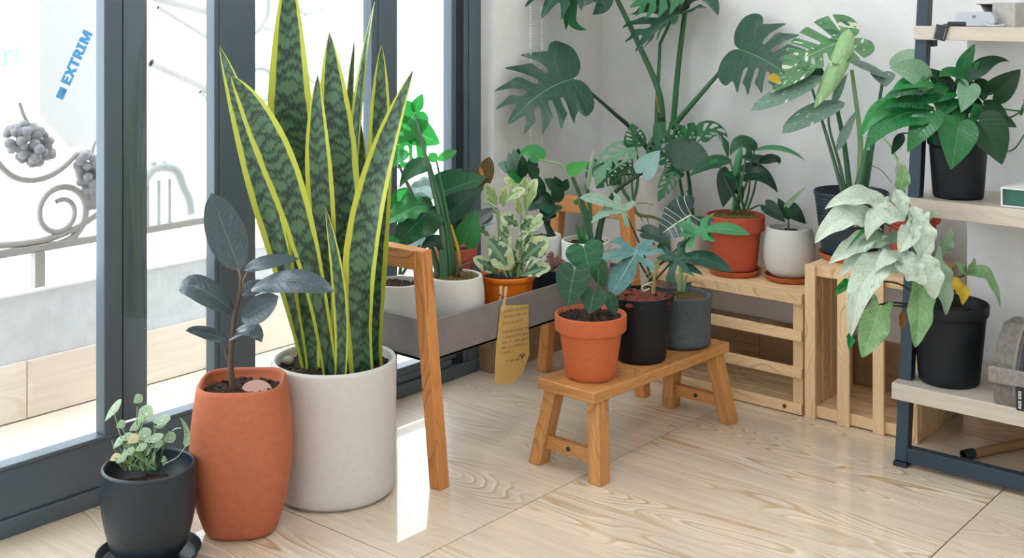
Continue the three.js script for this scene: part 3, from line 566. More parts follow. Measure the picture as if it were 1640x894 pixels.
const widths = {                       // half width along the leaf for plain blades
  lance: (t) => Math.pow(Math.sin(Math.PI * Math.pow(t, 0.8)), 0.85) * (1 - 0.25 * t) * 1.1, oval: (t) => Math.pow(Math.sin(Math.PI * Math.pow(t, 0.9)), 0.6) * (t > 0.93 ? (1 - t) / 0.07 * 0.9 + 0.1 : 1),
  ovate: (t) => Math.pow(Math.max(0, 1 - t), 0.62) * Math.pow(t, 0.36) * 1.72, blade: (t) => ss(-0.02, 0.12, t + 0.02) * (1 - Math.pow(t, 2.5)) * 0.98 + 0.02, spoon: (t) => Math.min(1, Math.pow(t, 0.8) * 1.5) * Math.pow(Math.max(0, 1 - Math.pow(t, 3.2)), 0.62),
};
function plainShape(kind) {
  if (flat[kind]) return flat[kind];
  const W = widths[kind], nt = 22, nx = 8, pts = [], idx = [];
  for (let i = 0; i <= nt; i++) for (let j = 0; j <= nx; j++) { const t = i / nt, s = j / nx * 2 - 1; pts.push([s * 0.5 * Math.max(0.004, Math.min(1, W(t))), t]); }
  for (let i = 0; i < nt; i++) for (let j = 0; j < nx; j++) { const a = i * (nx + 1) + j, b = a + nx + 1; idx.push(a, a + 1, b + 1, a, b + 1, b); }
  return (flat[kind] = { pts, idx });
}
// leaf from stalk B over control point C to tip T (metres, from the pot's foot); W width, N the way its upper face looks
// o: f fold along the midrib, c curl across, w wave of the margin, tw twist (radians), g lobes' droop
function leafGeo(kind, B, C, T, W, N, o) {
  const S = fields[kind] ? flatShape(kind) : plainShape(kind), b = V(...B), c = V(...C), t = V(...T), n = V(...N), { f = 0.15, c: curl = 0, w = 0, tw = 0, k = 3, ph = 0, tip = 0 } = o;
  const q = new THREE.Vector3(), d = new THREE.Vector3(), s = new THREE.Vector3(), m = new THREE.Vector3();
  const L = b.distanceTo(t);
  const at = (x, y, out) => {
    const u = Math.max(0, Math.min(1, y)), v = 1 - u;
    q.set(0, 0, 0).addScaledVector(b, v * v).addScaledVector(c, 2 * u * v).addScaledVector(t, u * u);
    d.copy(c).sub(b).multiplyScalar(v).addScaledVector(t, u).addScaledVector(c, -u).normalize();
    if (y < 0) q.addScaledVector(d, y * L);
    s.crossVectors(d, n).normalize(); m.crossVectors(s, d);
    const a = tw * (y - 0.3); 
    const cs = Math.cos(a), sn = Math.sin(a), sx = s.x * cs + m.x * sn, sy = s.y * cs + m.y * sn, sz = s.z * cs + m.z * sn;
    m.set(m.x * cs - s.x * sn, m.y * cs - s.y * sn, m.z * cs - s.z * sn); s.set(sx, sy, sz);
    const X = x * W, ax = Math.abs(x) * 2; let off = f * Math.abs(X) - curl * X * X / W * 2 + w * W * ax * ax * Math.sin(y * k * 6.283 + ph + (x > 0 ? 0 : 1.3));
    let lat = X;
    if (curl > 1.2) { const R = W / (curl * 2), an = X / R; lat = Math.sin(an) * R; off = -(1 - Math.cos(an)) * R; }
    if (tip) off -= tip * L * Math.max(0, y - 0.6) ** 2;
    return out.copy(q).addScaledVector(s, lat).addScaledVector(m, off);
  };
  const P = new Float32Array(S.pts.length * 3), Nn = new Float32Array(S.pts.length * 3), U = new Float32Array(S.pts.length * 2), p0 = new THREE.Vector3(), p1 = new THREE.Vector3(), p2 = new THREE.Vector3(), e = 0.012;
  S.pts.forEach(([x, y], i) => {
    at(x, y, p0); at(x + (x >= 0 ? e : e), y, p1).sub(p0); at(x, y + (y > 0.97 ? -e : e), p2).sub(p0); if (y > 0.97) p2.negate();
    p1.cross(p2).normalize();
    P.set([p0.x, p0.y, p0.z], i * 3); Nn.set([p1.x, p1.y, p1.z], i * 3); U[i * 2] = x + 0.5; U[i * 2 + 1] = (y + 0.25) / 1.25;
  });
  const g = new THREE.BufferGeometry();
  g.setAttribute('position', new THREE.BufferAttribute(P, 3)); g.setAttribute('normal', new THREE.BufferAttribute(Nn, 3)); g.setAttribute('uv', new THREE.BufferAttribute(U, 2)); g.setIndex(S.idx);
  return g;
}
// sword leaf with thickness: trough-shaped section
function swordGeo(B, C, T, W, N, o = {}) {
  const b = V(...B), c = V(...C), t = V(...T), n = V(...N), nt = 36, nx = 8, { cup = 0.22, base = 0.4, tw = 0, thick = 0.005, peak = 0.5, wv = 0 } = o, P = [], U = [], idx = [];
  for (let i = 0; i <= nt; i++) {
    const u = i / nt, v = 1 - u, q = V(0, 0, 0).addScaledVector(b, v * v).addScaledVector(c, 2 * u * v).addScaledVector(t, u * u), d = c.clone().sub(b).multiplyScalar(v).addScaledVector(t, u).addScaledVector(c, -u).normalize();
    const a = tw * u, s = new THREE.Vector3().crossVectors(d, n).normalize(), m = new THREE.Vector3().crossVectors(s, d), S = s.clone().multiplyScalar(Math.cos(a)).addScaledVector(m, Math.sin(a)), M = m.clone().multiplyScalar(Math.cos(a)).addScaledVector(s, -Math.sin(a));
    const w = W * (u < peak ? base + (1 - base) * ss(0, peak, u) : Math.pow(Math.max(0, 1 - Math.pow((u - peak) / (1 - peak), 1.9)), 0.85)) + 0.0006, cp = cup * (1.6 - 1.1 * u) , th = thick * (0.25 + 0.75 * Math.min(1, w / W)) ;
    q.addScaledVector(S, wv * W * Math.sin(u * 7 + o.ph));
    for (const side of [1, -1]) for (let j = 0; j <= nx; j++) {
      const x = (side > 0 ? j / nx : 1 - j / nx) * 2 - 1, edge = 1 - x * x;
      const p = q.clone().addScaledVector(S, x * w / 2).addScaledVector(M, cp * w * x * x + side * th * 0.5 * Math.sqrt(Math.max(0, edge)));
      P.push(p.x, p.y, p.z); U.push(x / 2 + 0.5, u * 1.0 * (b.distanceTo(t) / 0.7) + (o.ph ?? 0) * 0.37);
    }
  }
  const R = 2 * (nx + 1);
  for (let i = 0; i < nt; i++) for (let j = 0; j < R; j++) { const a = i * R + j, a2 = i * R + (j + 1) % R, e = a + R, e2 = a2 + R; idx.push(a, a2, e, a2, e2, e); }
  const g = new THREE.BufferGeometry(); g.setAttribute('position', new THREE.Float32BufferAttribute(P, 3)); g.setAttribute('uv', new THREE.Float32BufferAttribute(U, 2)); g.setIndex(idx); g.computeVertexNormals();
  return g;
}
// ---------------------------------------------------------------- leaf colours: print of veins, margins and patches
const LW = 384, LH = 480, lx = (x) => (x + 0.5) * LW, ly = (y) => LH - (y + 0.25) / 1.25 * LH;
const leafBump = canvasTex(192, 240, (g) => { g.scale(0.5, 0.5); g.fillStyle = '#888'; g.fillRect(0, 0, LW, LH); g.lineCap = 'round'; g.strokeStyle = '#505050'; for (let i = 0; i < 9; i++) for (const s of [-1, 1]) { const y = -0.1 + i / 9; g.lineWidth = 5; g.beginPath(); g.moveTo(lx(0), ly(y)); g.quadraticCurveTo(lx(s * 0.22), ly(y + 0.05), lx(s * 0.48), ly(y + 0.2)); g.stroke(); } g.strokeStyle = '#303030'; g.lineWidth = 9; g.beginPath(); g.moveTo(lx(0), ly(-0.2)); g.lineTo(lx(0), ly(1)); g.stroke(); }, false);
leafBump.colorSpace = THREE.NoColorSpace;
function leafMat(seed, base, o = {}) {
  const { mid = null, vein = null, margin = null, patch = null, veins = 7, veinW = 2, midW = 5, dapple = 0.1, patchN = 0, patchS = 30, thru = 0.12, rough = 0.42, lobe = false, wash = null, inner = null, spec = 0.8 } = o, r = rng(seed * 31 + 7);
  const tex = canvasTex(LW, LH, (g) => {
    g.fillStyle = base; g.fillRect(0, 0, LW, LH);
    if (wash) for (let i = 0; i < 60; i++) { g.globalAlpha = 0.1; g.fillStyle = wash; g.beginPath(); g.ellipse(r() * LW, r() * LH, 20 + r() * 60, 14 + r() * 40, r() * 3, 0, 7); g.fill(); }
    g.globalAlpha = 1;
    for (let i = 0; i < 420; i++) { g.fillStyle = r() < 0.5 ? `rgba(0,0,0,${r() * dapple})` : `rgba(255,255,230,${r() * dapple * 0.6})`; g.beginPath(); g.ellipse(r() * LW, r() * LH, 2 + r() * 14, 2 + r() * 10, r() * 3, 0, 7); g.fill(); }
    if (inner) inner.forEach((c, i) => {            // irregular dark heart of a variegated blade, lighter flecks inside it
      const K = i ? 0.3 + 0.35 * r() : 1, sh = i ? (r() - 0.5) * 0.16 : 0; g.fillStyle = c; g.globalAlpha = i ? 0.6 : 1; g.beginPath();
      for (let q = 0; q <= 60; q++) { const up = q <= 30, y = -0.12 + (up ? q : 60 - q) / 30 * 0.98, w = K * 0.37 * Math.sin(Math.PI * Math.min(1, Math.max(0, (y + 0.14) / 1.06))) * (0.75 + 0.5 * noise(y * 5 + i * 9, seed + (up ? 0 : 20)) + 0.2 * noise(y * 17, seed + i + (up ? 3 : 9))); g.lineTo(lx(sh + (up ? -w : w)), ly(y)); }
      g.closePath(); g.fill(); g.globalAlpha = 1;
    });
    if (patch) for (let i = 0; i < patchN; i++) { g.fillStyle = patch[i % patch.length]; const s = patchS * (0.15 + r() * r()), X = r() * LW; g.beginPath(); g.ellipse(X, r() * LH, s * (0.3 + 0.4 * r()), s * (1 + r()), (X > LW / 2 ? 0.85 : -0.85) + (r() - 0.5) * 0.7, 0, 7); g.fill(); }
    g.lineCap = 'round';
    if (vein) {
      g.strokeStyle = vein;
      for (let i = 0; i < veins; i++) for (const s of [-1, 1]) {
        const y = lobe ? 0.0 + i / veins * 0.8 : 0.02 + i / veins * 0.85; g.lineWidth = veinW * (1 - 0.4 * i / veins);
        const back = lobe && i === 0; g.beginPath(); g.moveTo(lx(0), ly(y)); g.quadraticCurveTo(lx(s * 0.22), ly(back ? -0.02 : y + 0.05), lx(s * 0.46), ly(back ? -0.2 : lobe && i === 1 ? 0.02 : y + 0.2)); g.stroke();
      }
    }
    if (mid) { g.strokeStyle = mid; g.lineWidth = midW; g.beginPath(); g.moveTo(lx(0), ly(lobe ? 0 : -0.2)); g.lineTo(lx(0), ly(0.7)); g.stroke(); g.lineWidth = midW * 0.5; g.beginPath(); g.moveTo(lx(0), ly(0.6)); g.lineTo(lx(0), ly(1)); g.stroke(); }
    if (margin) { g.strokeStyle = margin; g.lineWidth = 34; g.strokeRect(0, -40, LW, LH + 80); }
  }, false);
  return phys({ map: tex, bumpMap: leafBump, bumpScale: o.bump ?? 0.0012, roughness: rough, transmission: thru, thickness: 0, side: THREE.DoubleSide, specularIntensity: spec });
}
const M = {
  rubber: leafMat(1, '#465459', { mid: '#7d7a70', midW: 5, vein: '#526268', veins: 12, veinW: 2, rough: 0.24, thru: 0.02, spec: 1 }),
  pilea: leafMat(2, '#a6c19b', { patch: ['#d9e4d4', '#c4d6bf', '#5f9550'], patchN: 70, patchS: 30, mid: '#7fae6a', thru: 0.25, rough: 0.5 }),
  pileaCream: leafMat(3, '#dcd0a4', { patch: ['#e6dcc0', '#c0b070'], patchN: 20, thru: 0.2 }),
  backlit: leafMat(4, '#2f9a3f', { mid: '#8cc774', vein: '#3da648', veins: 8, veinW: 2, thru: 0.4, rough: 0.45 }),
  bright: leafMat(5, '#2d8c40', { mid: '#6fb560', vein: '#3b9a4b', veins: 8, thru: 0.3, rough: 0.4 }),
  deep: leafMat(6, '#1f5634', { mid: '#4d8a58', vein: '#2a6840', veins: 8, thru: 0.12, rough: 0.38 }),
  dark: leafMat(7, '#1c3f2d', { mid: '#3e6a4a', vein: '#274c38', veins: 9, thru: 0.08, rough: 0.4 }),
  silver: leafMat(8, '#9fb8b4', { mid: '#c4d4cf', vein: '#88a5a2', veins: 9, thru: 0.25, rough: 0.5 }),
  autumn: leafMat(9, '#5d4a26', { patch: ['#d08a3c', '#3e4422', '#a8642c'], patchN: 26, patchS: 70, thru: 0.25 }),
  burgundy: leafMat(10, '#37352a', { mid: '#6a5a48', thru: 0.05, rough: 0.35 }),
  peperomia: leafMat(11, '#c9d8a4', { inner: ['#54785a', '#3f6650', '#6b8d62', '#86a878'], mid: '#b6cd92', midW: 4, thru: 0.2, rough: 0.36, margin: '#dbe4bb' }),
  peperomiaPale: leafMat(12, '#d5e0ae', { inner: ['#8fb962', '#a9cb80', '#c4d99b'], mid: '#cfe0a6', thru: 0.32, rough: 0.36 }),
  zz: leafMat(13, '#28543f', { mid: '#4a7a5c', vein: '#2f5f48', veins: 6, thru: 0.06, rough: 0.3 }),
  zzPale: leafMat(14, '#7ea394', { mid: '#a3c0b0', thru: 0.1, rough: 0.35 }),
  pink: leafMat(15, '#b98a8c', { patch: ['#d9a9ac', '#6c5a48', '#8d7058'], patchN: 26, patchS: 40, thru: 0.2 }),
  lime: leafMat(16, '#35a22f', { mid: '#7cc964', thru: 0.4, rough: 0.4 }),
  paleblade: leafMat(17, '#9cbd93', { mid: '#b9d2ae', thru: 0.2, rough: 0.45 }),
  anthurium: leafMat(18, '#1f4a34', { lobe: true, mid: '#8db389', midW: 4, vein: '#6f9c75', veins: 3, veinW: 2.6, thru: 0.05, rough: 0.5, bump: 0.0015 }),
  anthuriumNew: leafMat(19, '#22603b', { lobe: true, mid: '#7fb87a', midW: 4, vein: '#63a368', veins: 3, veinW: 2.6, thru: 0.1, rough: 0.45, bump: 0.0015 }),
  philo: leafMat(20, '#52807c', { mid: '#9dbdb6', midW: 5, wash: '#8fb4b8', thru: 0.08, rough: 0.32, dapple: 0.12 }),
  philoDark: leafMat(21, '#25523f', { mid: '#4f7f62', midW: 4, thru: 0.08, rough: 0.36 }),
  philoGreen: leafMat(22, '#3f8a55', { mid: '#86bd88', midW: 4, thru: 0.2, rough: 0.42 }),
  philoPale: leafMat(23, '#93b59f', { mid: '#cfe0cc', midW: 5, thru: 0.25, rough: 0.45 }),
  alocasia: leafMat(24, '#24403a', { lobe: true, mid: '#c4d3b6', midW: 12, vein: '#c3d2ba', veins: 6, veinW: 6, thru: 0.03, rough: 0.3 }),
  monstera: leafMat(25, '#24503c', { lobe: true, mid: '#5c9266', midW: 5, vein: '#3f7352', veins: 6, veinW: 2.5, thru: 0.06, rough: 0.38, wash: '#2f5f50' }),
  monsteraGreen: leafMat(26, '#2c7b45', { lobe: true, mid: '#6cab6c', vein: '#3f8e55', veins: 6, thru: 0.25, rough: 0.42 }),
  holed: leafMat(27, '#2c6a40', { mid: '#5f9c62', vein: '#3c7d50', veins: 6, thru: 0.15, rough: 0.42 }),
  holedPale: leafMat(28, '#6f9f78', { mid: '#a5c6a0', vein: '#82ad86', veins: 7, thru: 0.15, rough: 0.42 }),
  bigGrey: leafMat(29, '#33503f', { mid: '#47664f', vein: '#3d5b49', veins: 5, thru: 0.06, rough: 0.5, wash: '#42604f' }),
  blueGreen: leafMat(30, '#84a89f', { mid: '#a9c4ba', thru: 0.1, rough: 0.36 }),
  variegated: leafMat(31, '#5c8a5c', { patch: ['#d5ddc4', '#3c6e47', '#dfe6d2', '#6f9a6a', '#3f7049'], patchN: 90, patchS: 38, mid: '#a9c59c', midW: 4, thru: 0.15, rough: 0.4 }),
  speckled: leafMat(32, '#6c8b78', { patch: ['#e6ece4', '#c3d0c4'], patchN: 60, patchS: 11, mid: '#9ab3a0', midW: 4, thru: 0.12, rough: 0.4, wash: '#7f9c8a' }),
  newLeaf: leafMat(33, '#a6ce93', { patch: ['#c3dfb2', '#8fc07a', '#e2efd8'], patchN: 60, patchS: 16, thru: 0.25, rough: 0.42 }),
  pothos: leafMat(34, '#26703a', { mid: '#5fa062', vein: '#348049', veins: 8, veinW: 2, thru: 0.1, rough: 0.23, bump: 0.003 }),
  pothosDark: leafMat(35, '#18452a', { mid: '#2f6a40', vein: '#205233', veins: 8, thru: 0.05, rough: 0.34, bump: 0.002 }),
  pothosPale: leafMat(36, '#7fa886', { mid: '#a9c7a8', vein: '#5f8f6c', veins: 9, veinW: 3, thru: 0.12, rough: 0.3, bump: 0.002 }),
  pothosBright: leafMat(37, '#1f8a3c', { mid: '#58b060', thru: 0.3, rough: 0.32 }),
  syngonium: leafMat(38, '#cedcca', { wash: '#a9c6a2', mid: '#e6efe2', midW: 4, vein: '#9fbd99', veins: 7, veinW: 3, thru: 0.06, rough: 0.45 }),
  syngoniumGreen: leafMat(39, '#7cae6e', { wash: '#cfe0c6', mid: '#cfe2c6', midW: 4, vein: '#a8cb9c', veins: 7, veinW: 3, thru: 0.18, rough: 0.45 }),
  syngoniumGrey: leafMat(40, '#8fae90', { mid: '#b3c9b0', thru: 0.1, rough: 0.45 }),
  yellow: leafMat(41, '#cfae2a', { patch: ['#b98a24'], patchN: 14, patchS: 24, thru: 0.2 }),
  brown: leafMat(42, '#94622a', { thru: 0.1, rough: 0.7 }),
  dryPink: leafMat(43, '#c9a093', { mid: '#a97f70', thru: 0.05, rough: 0.7 }),
};
const snakeTex = canvasTex(256, 1024, (g, w, h) => {
  g.fillStyle = '#557a58'; g.fillRect(0, 0, w, h); const r = rng(91);
  for (let i = 0; i < 700; i++) { g.fillStyle = `rgba(${r() < 0.5 ? '120,156,118' : '60,92,66'},${r() * 0.25})`; g.fillRect(r() * w, r() * h, 2 + r() * 5, 10 + r() * 40); }
  for (let y = -20; y < h; y += 26 + r() * 18) {
    const th = 8 + r() * 16;
    for (let x = 0; x < w; x += 2) { const yy = y + 12 * Math.sin(x * 0.035 + y) + (r() - 0.5) * 12 + 7 * noise(x * 0.05, y * 0.1), t = th * (0.6 + 0.7 * r()); g.fillStyle = `rgba(24,44,38,${0.55 + r() * 0.35})`; g.fillRect(x, yy, 2, t); if (yy + t > h) g.fillRect(x, yy - h, 2, t); }
  }
  for (const s of [0, 1]) for (let y = 0; y < h; y++) { const m = 38 + 6 * noise(y * 0.006 + s * 9, s) ; g.fillStyle = '#cdd250'; g.fillRect(s ? w - m : 0, y, m, 1); g.fillStyle = 'rgba(160,180,60,0.5)'; g.fillRect(s ? w - m - 4 : m, y, 4, 1); if (r() < 0.1) { g.fillStyle = 'rgba(230,232,110,0.5)'; g.fillRect(s ? w - m + r() * 10 : r() * 18, y, 6, 6); } }
});
M.snake = phys({ map: snakeTex, roughness: 0.38, transmission: 0.1, thickness: 0 });
const snakeYellow = canvasTex(64, 256, (g, w, h) => { g.fillStyle = '#c9d233'; g.fillRect(0, 0, w, h); const r = rng(5); for (let i = 0; i < 80; i++) { g.fillStyle = 'rgba(120,160,70,0.25)'; g.fillRect(r() * w, r() * h, 2, 10 + r() * 50); } });
M.snakeYellow = phys({ map: snakeYellow, roughness: 0.4, transmission: 0.2, thickness: 0 });
const C = {};
for (const [k, c] of Object.entries({ bark: '#5d4d44', barkRed: '#8a6a56', green: '#2f6a3a', pale: '#8fb27a', dark: '#233f2c', olive: '#6d7a42', white: '#cfd6c4', mid: '#3f6f49', grey: '#5c7a60', black: '#1f2a26', yellow: '#b89a34', straw: '#b39a62' })) C[k] = std({ color: c, roughness: 0.55 });
const lf = (t, kind, B, Cc, T, W, N, m, o = {}) => obj('leaf', leafGeo(kind, B, Cc, T, W, N, o), M[m], t);
const sw = (t, B, Cc, T, W, N, m, o) => obj('leaf', swordGeo(B, Cc, T, W, N, o), M[m], t);
const st = (t, pts, r0, r1, m = 'green', name = 'stem') => obj(name, tube(pts, r0, r1, 0, 7), C[m], t);
// ---------------------------------------------------------------- plants (coordinates in metres from each pot's foot)
let p;
potted('navy', 'potted_pilea', 'small silvery spotted plant in a dark navy pot on a saucer by the door', [.324,.007,-1.485], { h: .198, rb: .07, rr: .098, bulge: .012, foot: .014, wall: .009, lip: .005, soil: .06, m: mNavyPot, rs: .088 });
saucer('glossy dark navy saucer under the navy pot', [.324,0,-1.485], .109, .022, mNavyPot);
{
  const t = thing('potted_rubber_plant', 'young rubber plant with dark leaves in a rounded square terracotta planter', 'potted plant', [.345,0,-1.713], .5); pots.rubber = t;
  // rounded-square section, outer wall then inner wall
  const prof = [[.0, 0], [.07, 0], [.083, .004], [.09, .014], [.106, .06], [.117, .12], [.1215, .17], [.1185, .23], [.111, .29], [.1055, .322], [.104, .33], [.0995, .334], [.095, .332], [.093, .325], [.093, .3], [0, .3]];
  const pos = [], idx = [], uv = [], N = 72, n = 3.5;
  prof.forEach(([r, y], i) => { const e = y > .24 ? n : n - (.24 - y) * 3; for (let j = 0; j <= N; j++) { const a = j / N * Math.PI * 2, c = Math.cos(a), s = Math.sin(a), k = 1 / Math.pow(Math.pow(Math.abs(c), e) + Math.pow(Math.abs(s), e), 1 / e); pos.push(c * r * k * .925, y + (y > .28 && i < 14 ? .006 * (k - 1.1) * (y - .28) / .05 : 0), s * r * k * .925); uv.push(j / N * 2, y * 3 + (i > 12 ? .4 : 0)); } });
  for (let i = 0; i < prof.length - 1; i++) for (let j = 0; j < N; j++) { const a = i * (N + 1) + j, b = a + N + 1; idx.push(a, b, a + 1, b, b + 1, a + 1); }
  const g = new THREE.BufferGeometry(); g.setAttribute('position', new THREE.Float32BufferAttribute(pos, 3)); g.setAttribute('uv', new THREE.Float32BufferAttribute(uv, 2)); g.setIndex(idx); g.computeVertexNormals();
  obj('planter', g, mTerraPlanter, t); addSoil(t, .0925, .306, 3, mSoil, { size: .007, chunks: 120, squash: .35 });
}
potted('snake', 'potted_snake_plant', 'tall yellow edged snake plant in a large white cylinder pot', [.345,0,-1.989], { h: .322, rb: .148, rr: .152, foot: .012, wall: .014, lip: .007, soil: .026, m: mWhiteStone, so: { size: .006, chunks: 160 } });
potted('anth', 'potted_anthurium', 'velvety heart leaved plant in a terracotta pot at the near end of the bench', [.722,.222,-2.53], { h: .163, rb: .064, rr: .092, band: .045, m: mTerra, soil: .014, so: { bump: .009, size: .007 } });
potted('philo', 'potted_philodendron', 'lobed blue green philodendron in a glossy black pot in the middle of the bench', [.735,.222,-2.74], { h: .176, rb: .067, rr: .092, wall: .004, m: mBlackPot, soil: .018, sm: mBark, so: { size: .011, chunks: 130, squash: .5 } });
potted('aloc', 'potted_alocasia', 'white veined arrow leaf plant in a round grey cement pot on the bench', [.748,.222,-2.93], { h: .142, rb: .079, rr: .081, foot: .01, wall: .011, lip: .004, soil: .02, m: mCement, sm: mMoss, so: { bump: .01, size: .008, chunks: 140 } });
potted('tall', 'potted_monstera', 'big split leaf monstera with a holed vine in a tall white planter in the corner', [.282,0,-3.352], { h: .625, rb: .108, rr: .145, wall: .012, lip: .006, foot: .006, soil: .035, m: mWhiteGlaze });
potted('whitel', 'potted_philodendron', 'broad leaved green plant in the white pot at the near end of the tray', [.29,.297,-2.266], { h: .152, rb: .062, rr: .066, foot: .012, wall: .007, soil: .014, m: mWhiteStone });
potted('stalk', 'potted_monstera', 'tall stalked bright green plant in a rounded white pot behind the table leg', [.375,.297,-2.389], { h: .16, rb: .062, rr: .074, bulge: .012, foot: .014, wall: .008, soil: .012, m: mWhiteStone, sm: mMoss, so: { bump: .01, size: .006 } });
potted('ficus', 'potted_fig', 'dark broad leaved fig in a terracotta pot behind the orange pot', [.275,.297,-2.5], { h: .205, rb: .045, rr: .06, band: .035, m: mTerraDark, soil: .016 });
potted('pep', 'potted_peperomia', 'cream and green variegated peperomia in a bright orange plastic pot', [.37,.297,-2.612], { h: .125, rb: .062, rr: .08, foot: .004, wall: .004, band: .016, bandOut: .003, m: mOrange, soil: .016 });
potted('zz', 'potted_zz_plant', 'dark glossy zz plant in a pale grey pot at the far end of the tray', [.265,.297,-2.905], { h: .178, rb: .05, rr: .056, bulge: .004, foot: .01, wall: .006, soil: .016, m: mWhiteGlaze });
potted('sprout', 'potted_sprout', 'long stalked plant with a rolled new leaf in a white tray pot', [.4,.297,-2.945], { h: .172, rb: .056, rr: .074, bulge: .006, foot: .012, wall: .008, soil: .016, m: mWhiteStone });
{
  const t = thing('potted_nerve_plant', 'small pinkish leaved plant in a square black pot between orange and white pots', 'potted plant', [.405,.285,-2.77]); pots.pink = t;
  const w = .043; obj('pot', [box(-w, w, 0, .004, -w, w, .001), box(-w, -w + .004, .004, .13, -w, w, .001), box(w - .004, w, .004, .13, -w, w, .001), box(-w + .004, w - .004, .004, .13, -w, -w + .004, .001), box(-w + .004, w - .004, .004, .13, w - .004, w, .001)], mBlackPot, t);
  addSoil(t, .039, .116, 8, mSoil, { chunks: 30 });
}
potted('orange', 'potted_philodendron', 'bushy small leafy plant in an orange red clay pot on the low crate', [.7,.362,-3.31], { h: .168, rb: .066, rr: .09, band: .05, bandOut: .007, m: mTerraRed, sm: mMoss, soil: .012, so: { bump: .008 } });
saucer('terracotta saucer under the orange red clay pot', [.7,.3485,-3.31], .08, .016, mTerra, 'terracotta saucers on the crates');
potted('small', 'potted_seedling', 'little dark leaved plant in a small white rounded pot on a terracotta saucer', [.868,.362,-3.34], { h: .145, rb: .064, rr: .066, bulge: .012, foot: .012, wall: .007, soil: .022, m: mWhiteStone });
saucer('terracotta saucer under the small white rounded pot', [.868,.3485,-3.34], .074, .016, mTerra, 'terracotta saucers on the crates');
potted('stone', 'potted_swiss_vine', 'holed leaf vine with one big grey green leaf in a low white pot', [.512,.349,-3.36], { h: .13, rb: .055, rr: .068, bulge: .004, foot: .014, wall: .007, soil: .016, m: mWhiteStone });
potted('rib', 'potted_variegated_monstera', 'white splashed monstera in a ribbed dark navy nursery pot on the tall crate', [1.06,.45,-3.35], { h: .185, rb: .082, rr: .106, wall: .004, ribs: 620, foot: .006, band: .012, bandOut: .001, m: mRibbed, soil: .03 });
saucer('terracotta saucer under the ribbed navy nursery pot', [1.06,.437,-3.35], .093, .018, mTerra, 'terracotta saucers on the crates');
{ const t = thing('empty_pot', 'terracotta pot half hidden behind the pale trailing vine and the shelf post', 'pot', [1.238,.45,-3.36]); obj('pot', potGeo(.155, .052, .078, { band: .042, soil: .03, m: 0 }), mTerraRed, t); addSoil(t, .066, .12, 31); }
saucer('terracotta saucer under the pot hidden by the pale vine', [1.238,.437,-3.36], .08, .017, mTerra, 'terracotta saucers on the crates');
potted('syn', 'potted_syngonium', 'pale trailing arrowhead vine in a black nursery pot on the lowest shelf board', [1.437,.216,-3.105], { h: .203, rb: .074, rr: .097, wall: .004, band: .03, bandOut: .003, m: mBlackPot, soil: .035 });
potted('pothos', 'potted_pothos', 'bushy glossy green pothos in a black pot on the middle shelf board', [1.434,.678,-3.178], { h: .165, rb: .063, rr: .077, wall: .004, band: .03, bandOut: .002, m: mBlackPot, soil: .02 });
p = pots.snake;
sw(p,[-.033,.299,.001],[-.148,.691,.02],[-.102,1.293,.06],0.120,[.64,.1,.762],'snake',{thick:.006,peak:.55,base:.4,ph:1,wv:.02});
sw(p,[-.029,.307,.05],[-.115,.845,.135],[-.215,1.08,.18],0.079,[.394,.095,.914],'snake',{thick:.006,peak:.5,base:.5,ph:2,wv:.02,tw:.3});
sw(p,[.046,.304,.053],[.015,.843,.137],[-.144,1.011,.2],0.083,[.702,.195,.685],'snake',{thick:.006,peak:.6,base:.42,ph:0,wv:.03,tw:-.2});
sw(p,[.005,.316,.074],[-.001,.504,.079],[-.087,.872,.099],0.055,[.832,.095,.547],'snake',{thick:.006,peak:.45,base:.6,ph:3});
sw(p,[.036,.302,-.03],[.019,.734,-.002],[-.022,1.113,-.007],0.096,[.64,.1,.762],'snake',{thick:.006,peak:.55,base:.45,ph:4,wv:.02});
sw(p,[.008,.307,.033],[.041,.652,.083],[-.005,1.013,.044],0.065,[.712,.099,.695],'snake',{thick:.006,peak:.62,base:.6,ph:5,wv:.08});
sw(p,[.014,.285,-.051],[-.014,.873,-.066],[.039,1.189,-.098],0.055,[-.021,.094,.995],'snake',{thick:.006,peak:.6,base:.5,ph:1.4,wv:.06,tw:.5});
sw(p,[.03,.287,-.09],[.032,.675,-.119],[.052,1.082,-.109],0.052,[.712,.099,.695],'snake',{thick:.006,peak:.72,base:.6,ph:.4});
sw(p,[.1,.302,-.006],[.104,.685,.05],[.183,1.025,-.088],0.083,[.478,.098,.873],'snake',{thick:.006,peak:.4,base:.72,ph:2.2,wv:.02});
sw(p,[.071,.297,-.06],[.064,.576,-.041],[.094,.886,-.105],0.069,[.777,.098,.622],'snake',{thick:.006,peak:.45,base:.7,ph:2.9});
sw(p,[-.001,.285,-.052],[.029,.629,-.064],[.006,.882,-.083],0.058,[.64,.1,.762],'snake',{thick:.006,peak:.5,base:.7,ph:1.9});
sw(p,[-.02,.284,-.061],[-.057,.76,-.07],[-.022,1.089,-.086],0.028,[.969,.1,.226],'snake',{thick:.006,peak:.6,base:.6,ph:0});
sw(p,[.035,.301,.01],[.013,.546,.067],[.004,.795,.01],0.034,[.946,.105,.307],'snakeYellow',{thick:.006,peak:.4,base:.5,ph:0});
sw(p,[-.033,.294,.027],[-.029,.533,.037],[-.101,.791,.059],0.031,[.969,.1,.226],'snakeYellow',{thick:.006,peak:.4,base:.5,ph:1});
sw(p,[.08,.307,.05],[.113,.498,.062],[.036,.702,.061],0.034,[.64,.1,.762],'snake',{thick:.006,peak:.4,base:.8,ph:2});
p = pots.rubber;
p.rotation.y = 0; p.children[0].rotation.y = .78;
st(p,[[-.013,.288,.011],[-.02,.372,.017],[-.017,.426,.014],[-.012,.485,.01],[-.004,.533,.003],[-.002,.56,.002]],0.0078,0.0045,'bark');
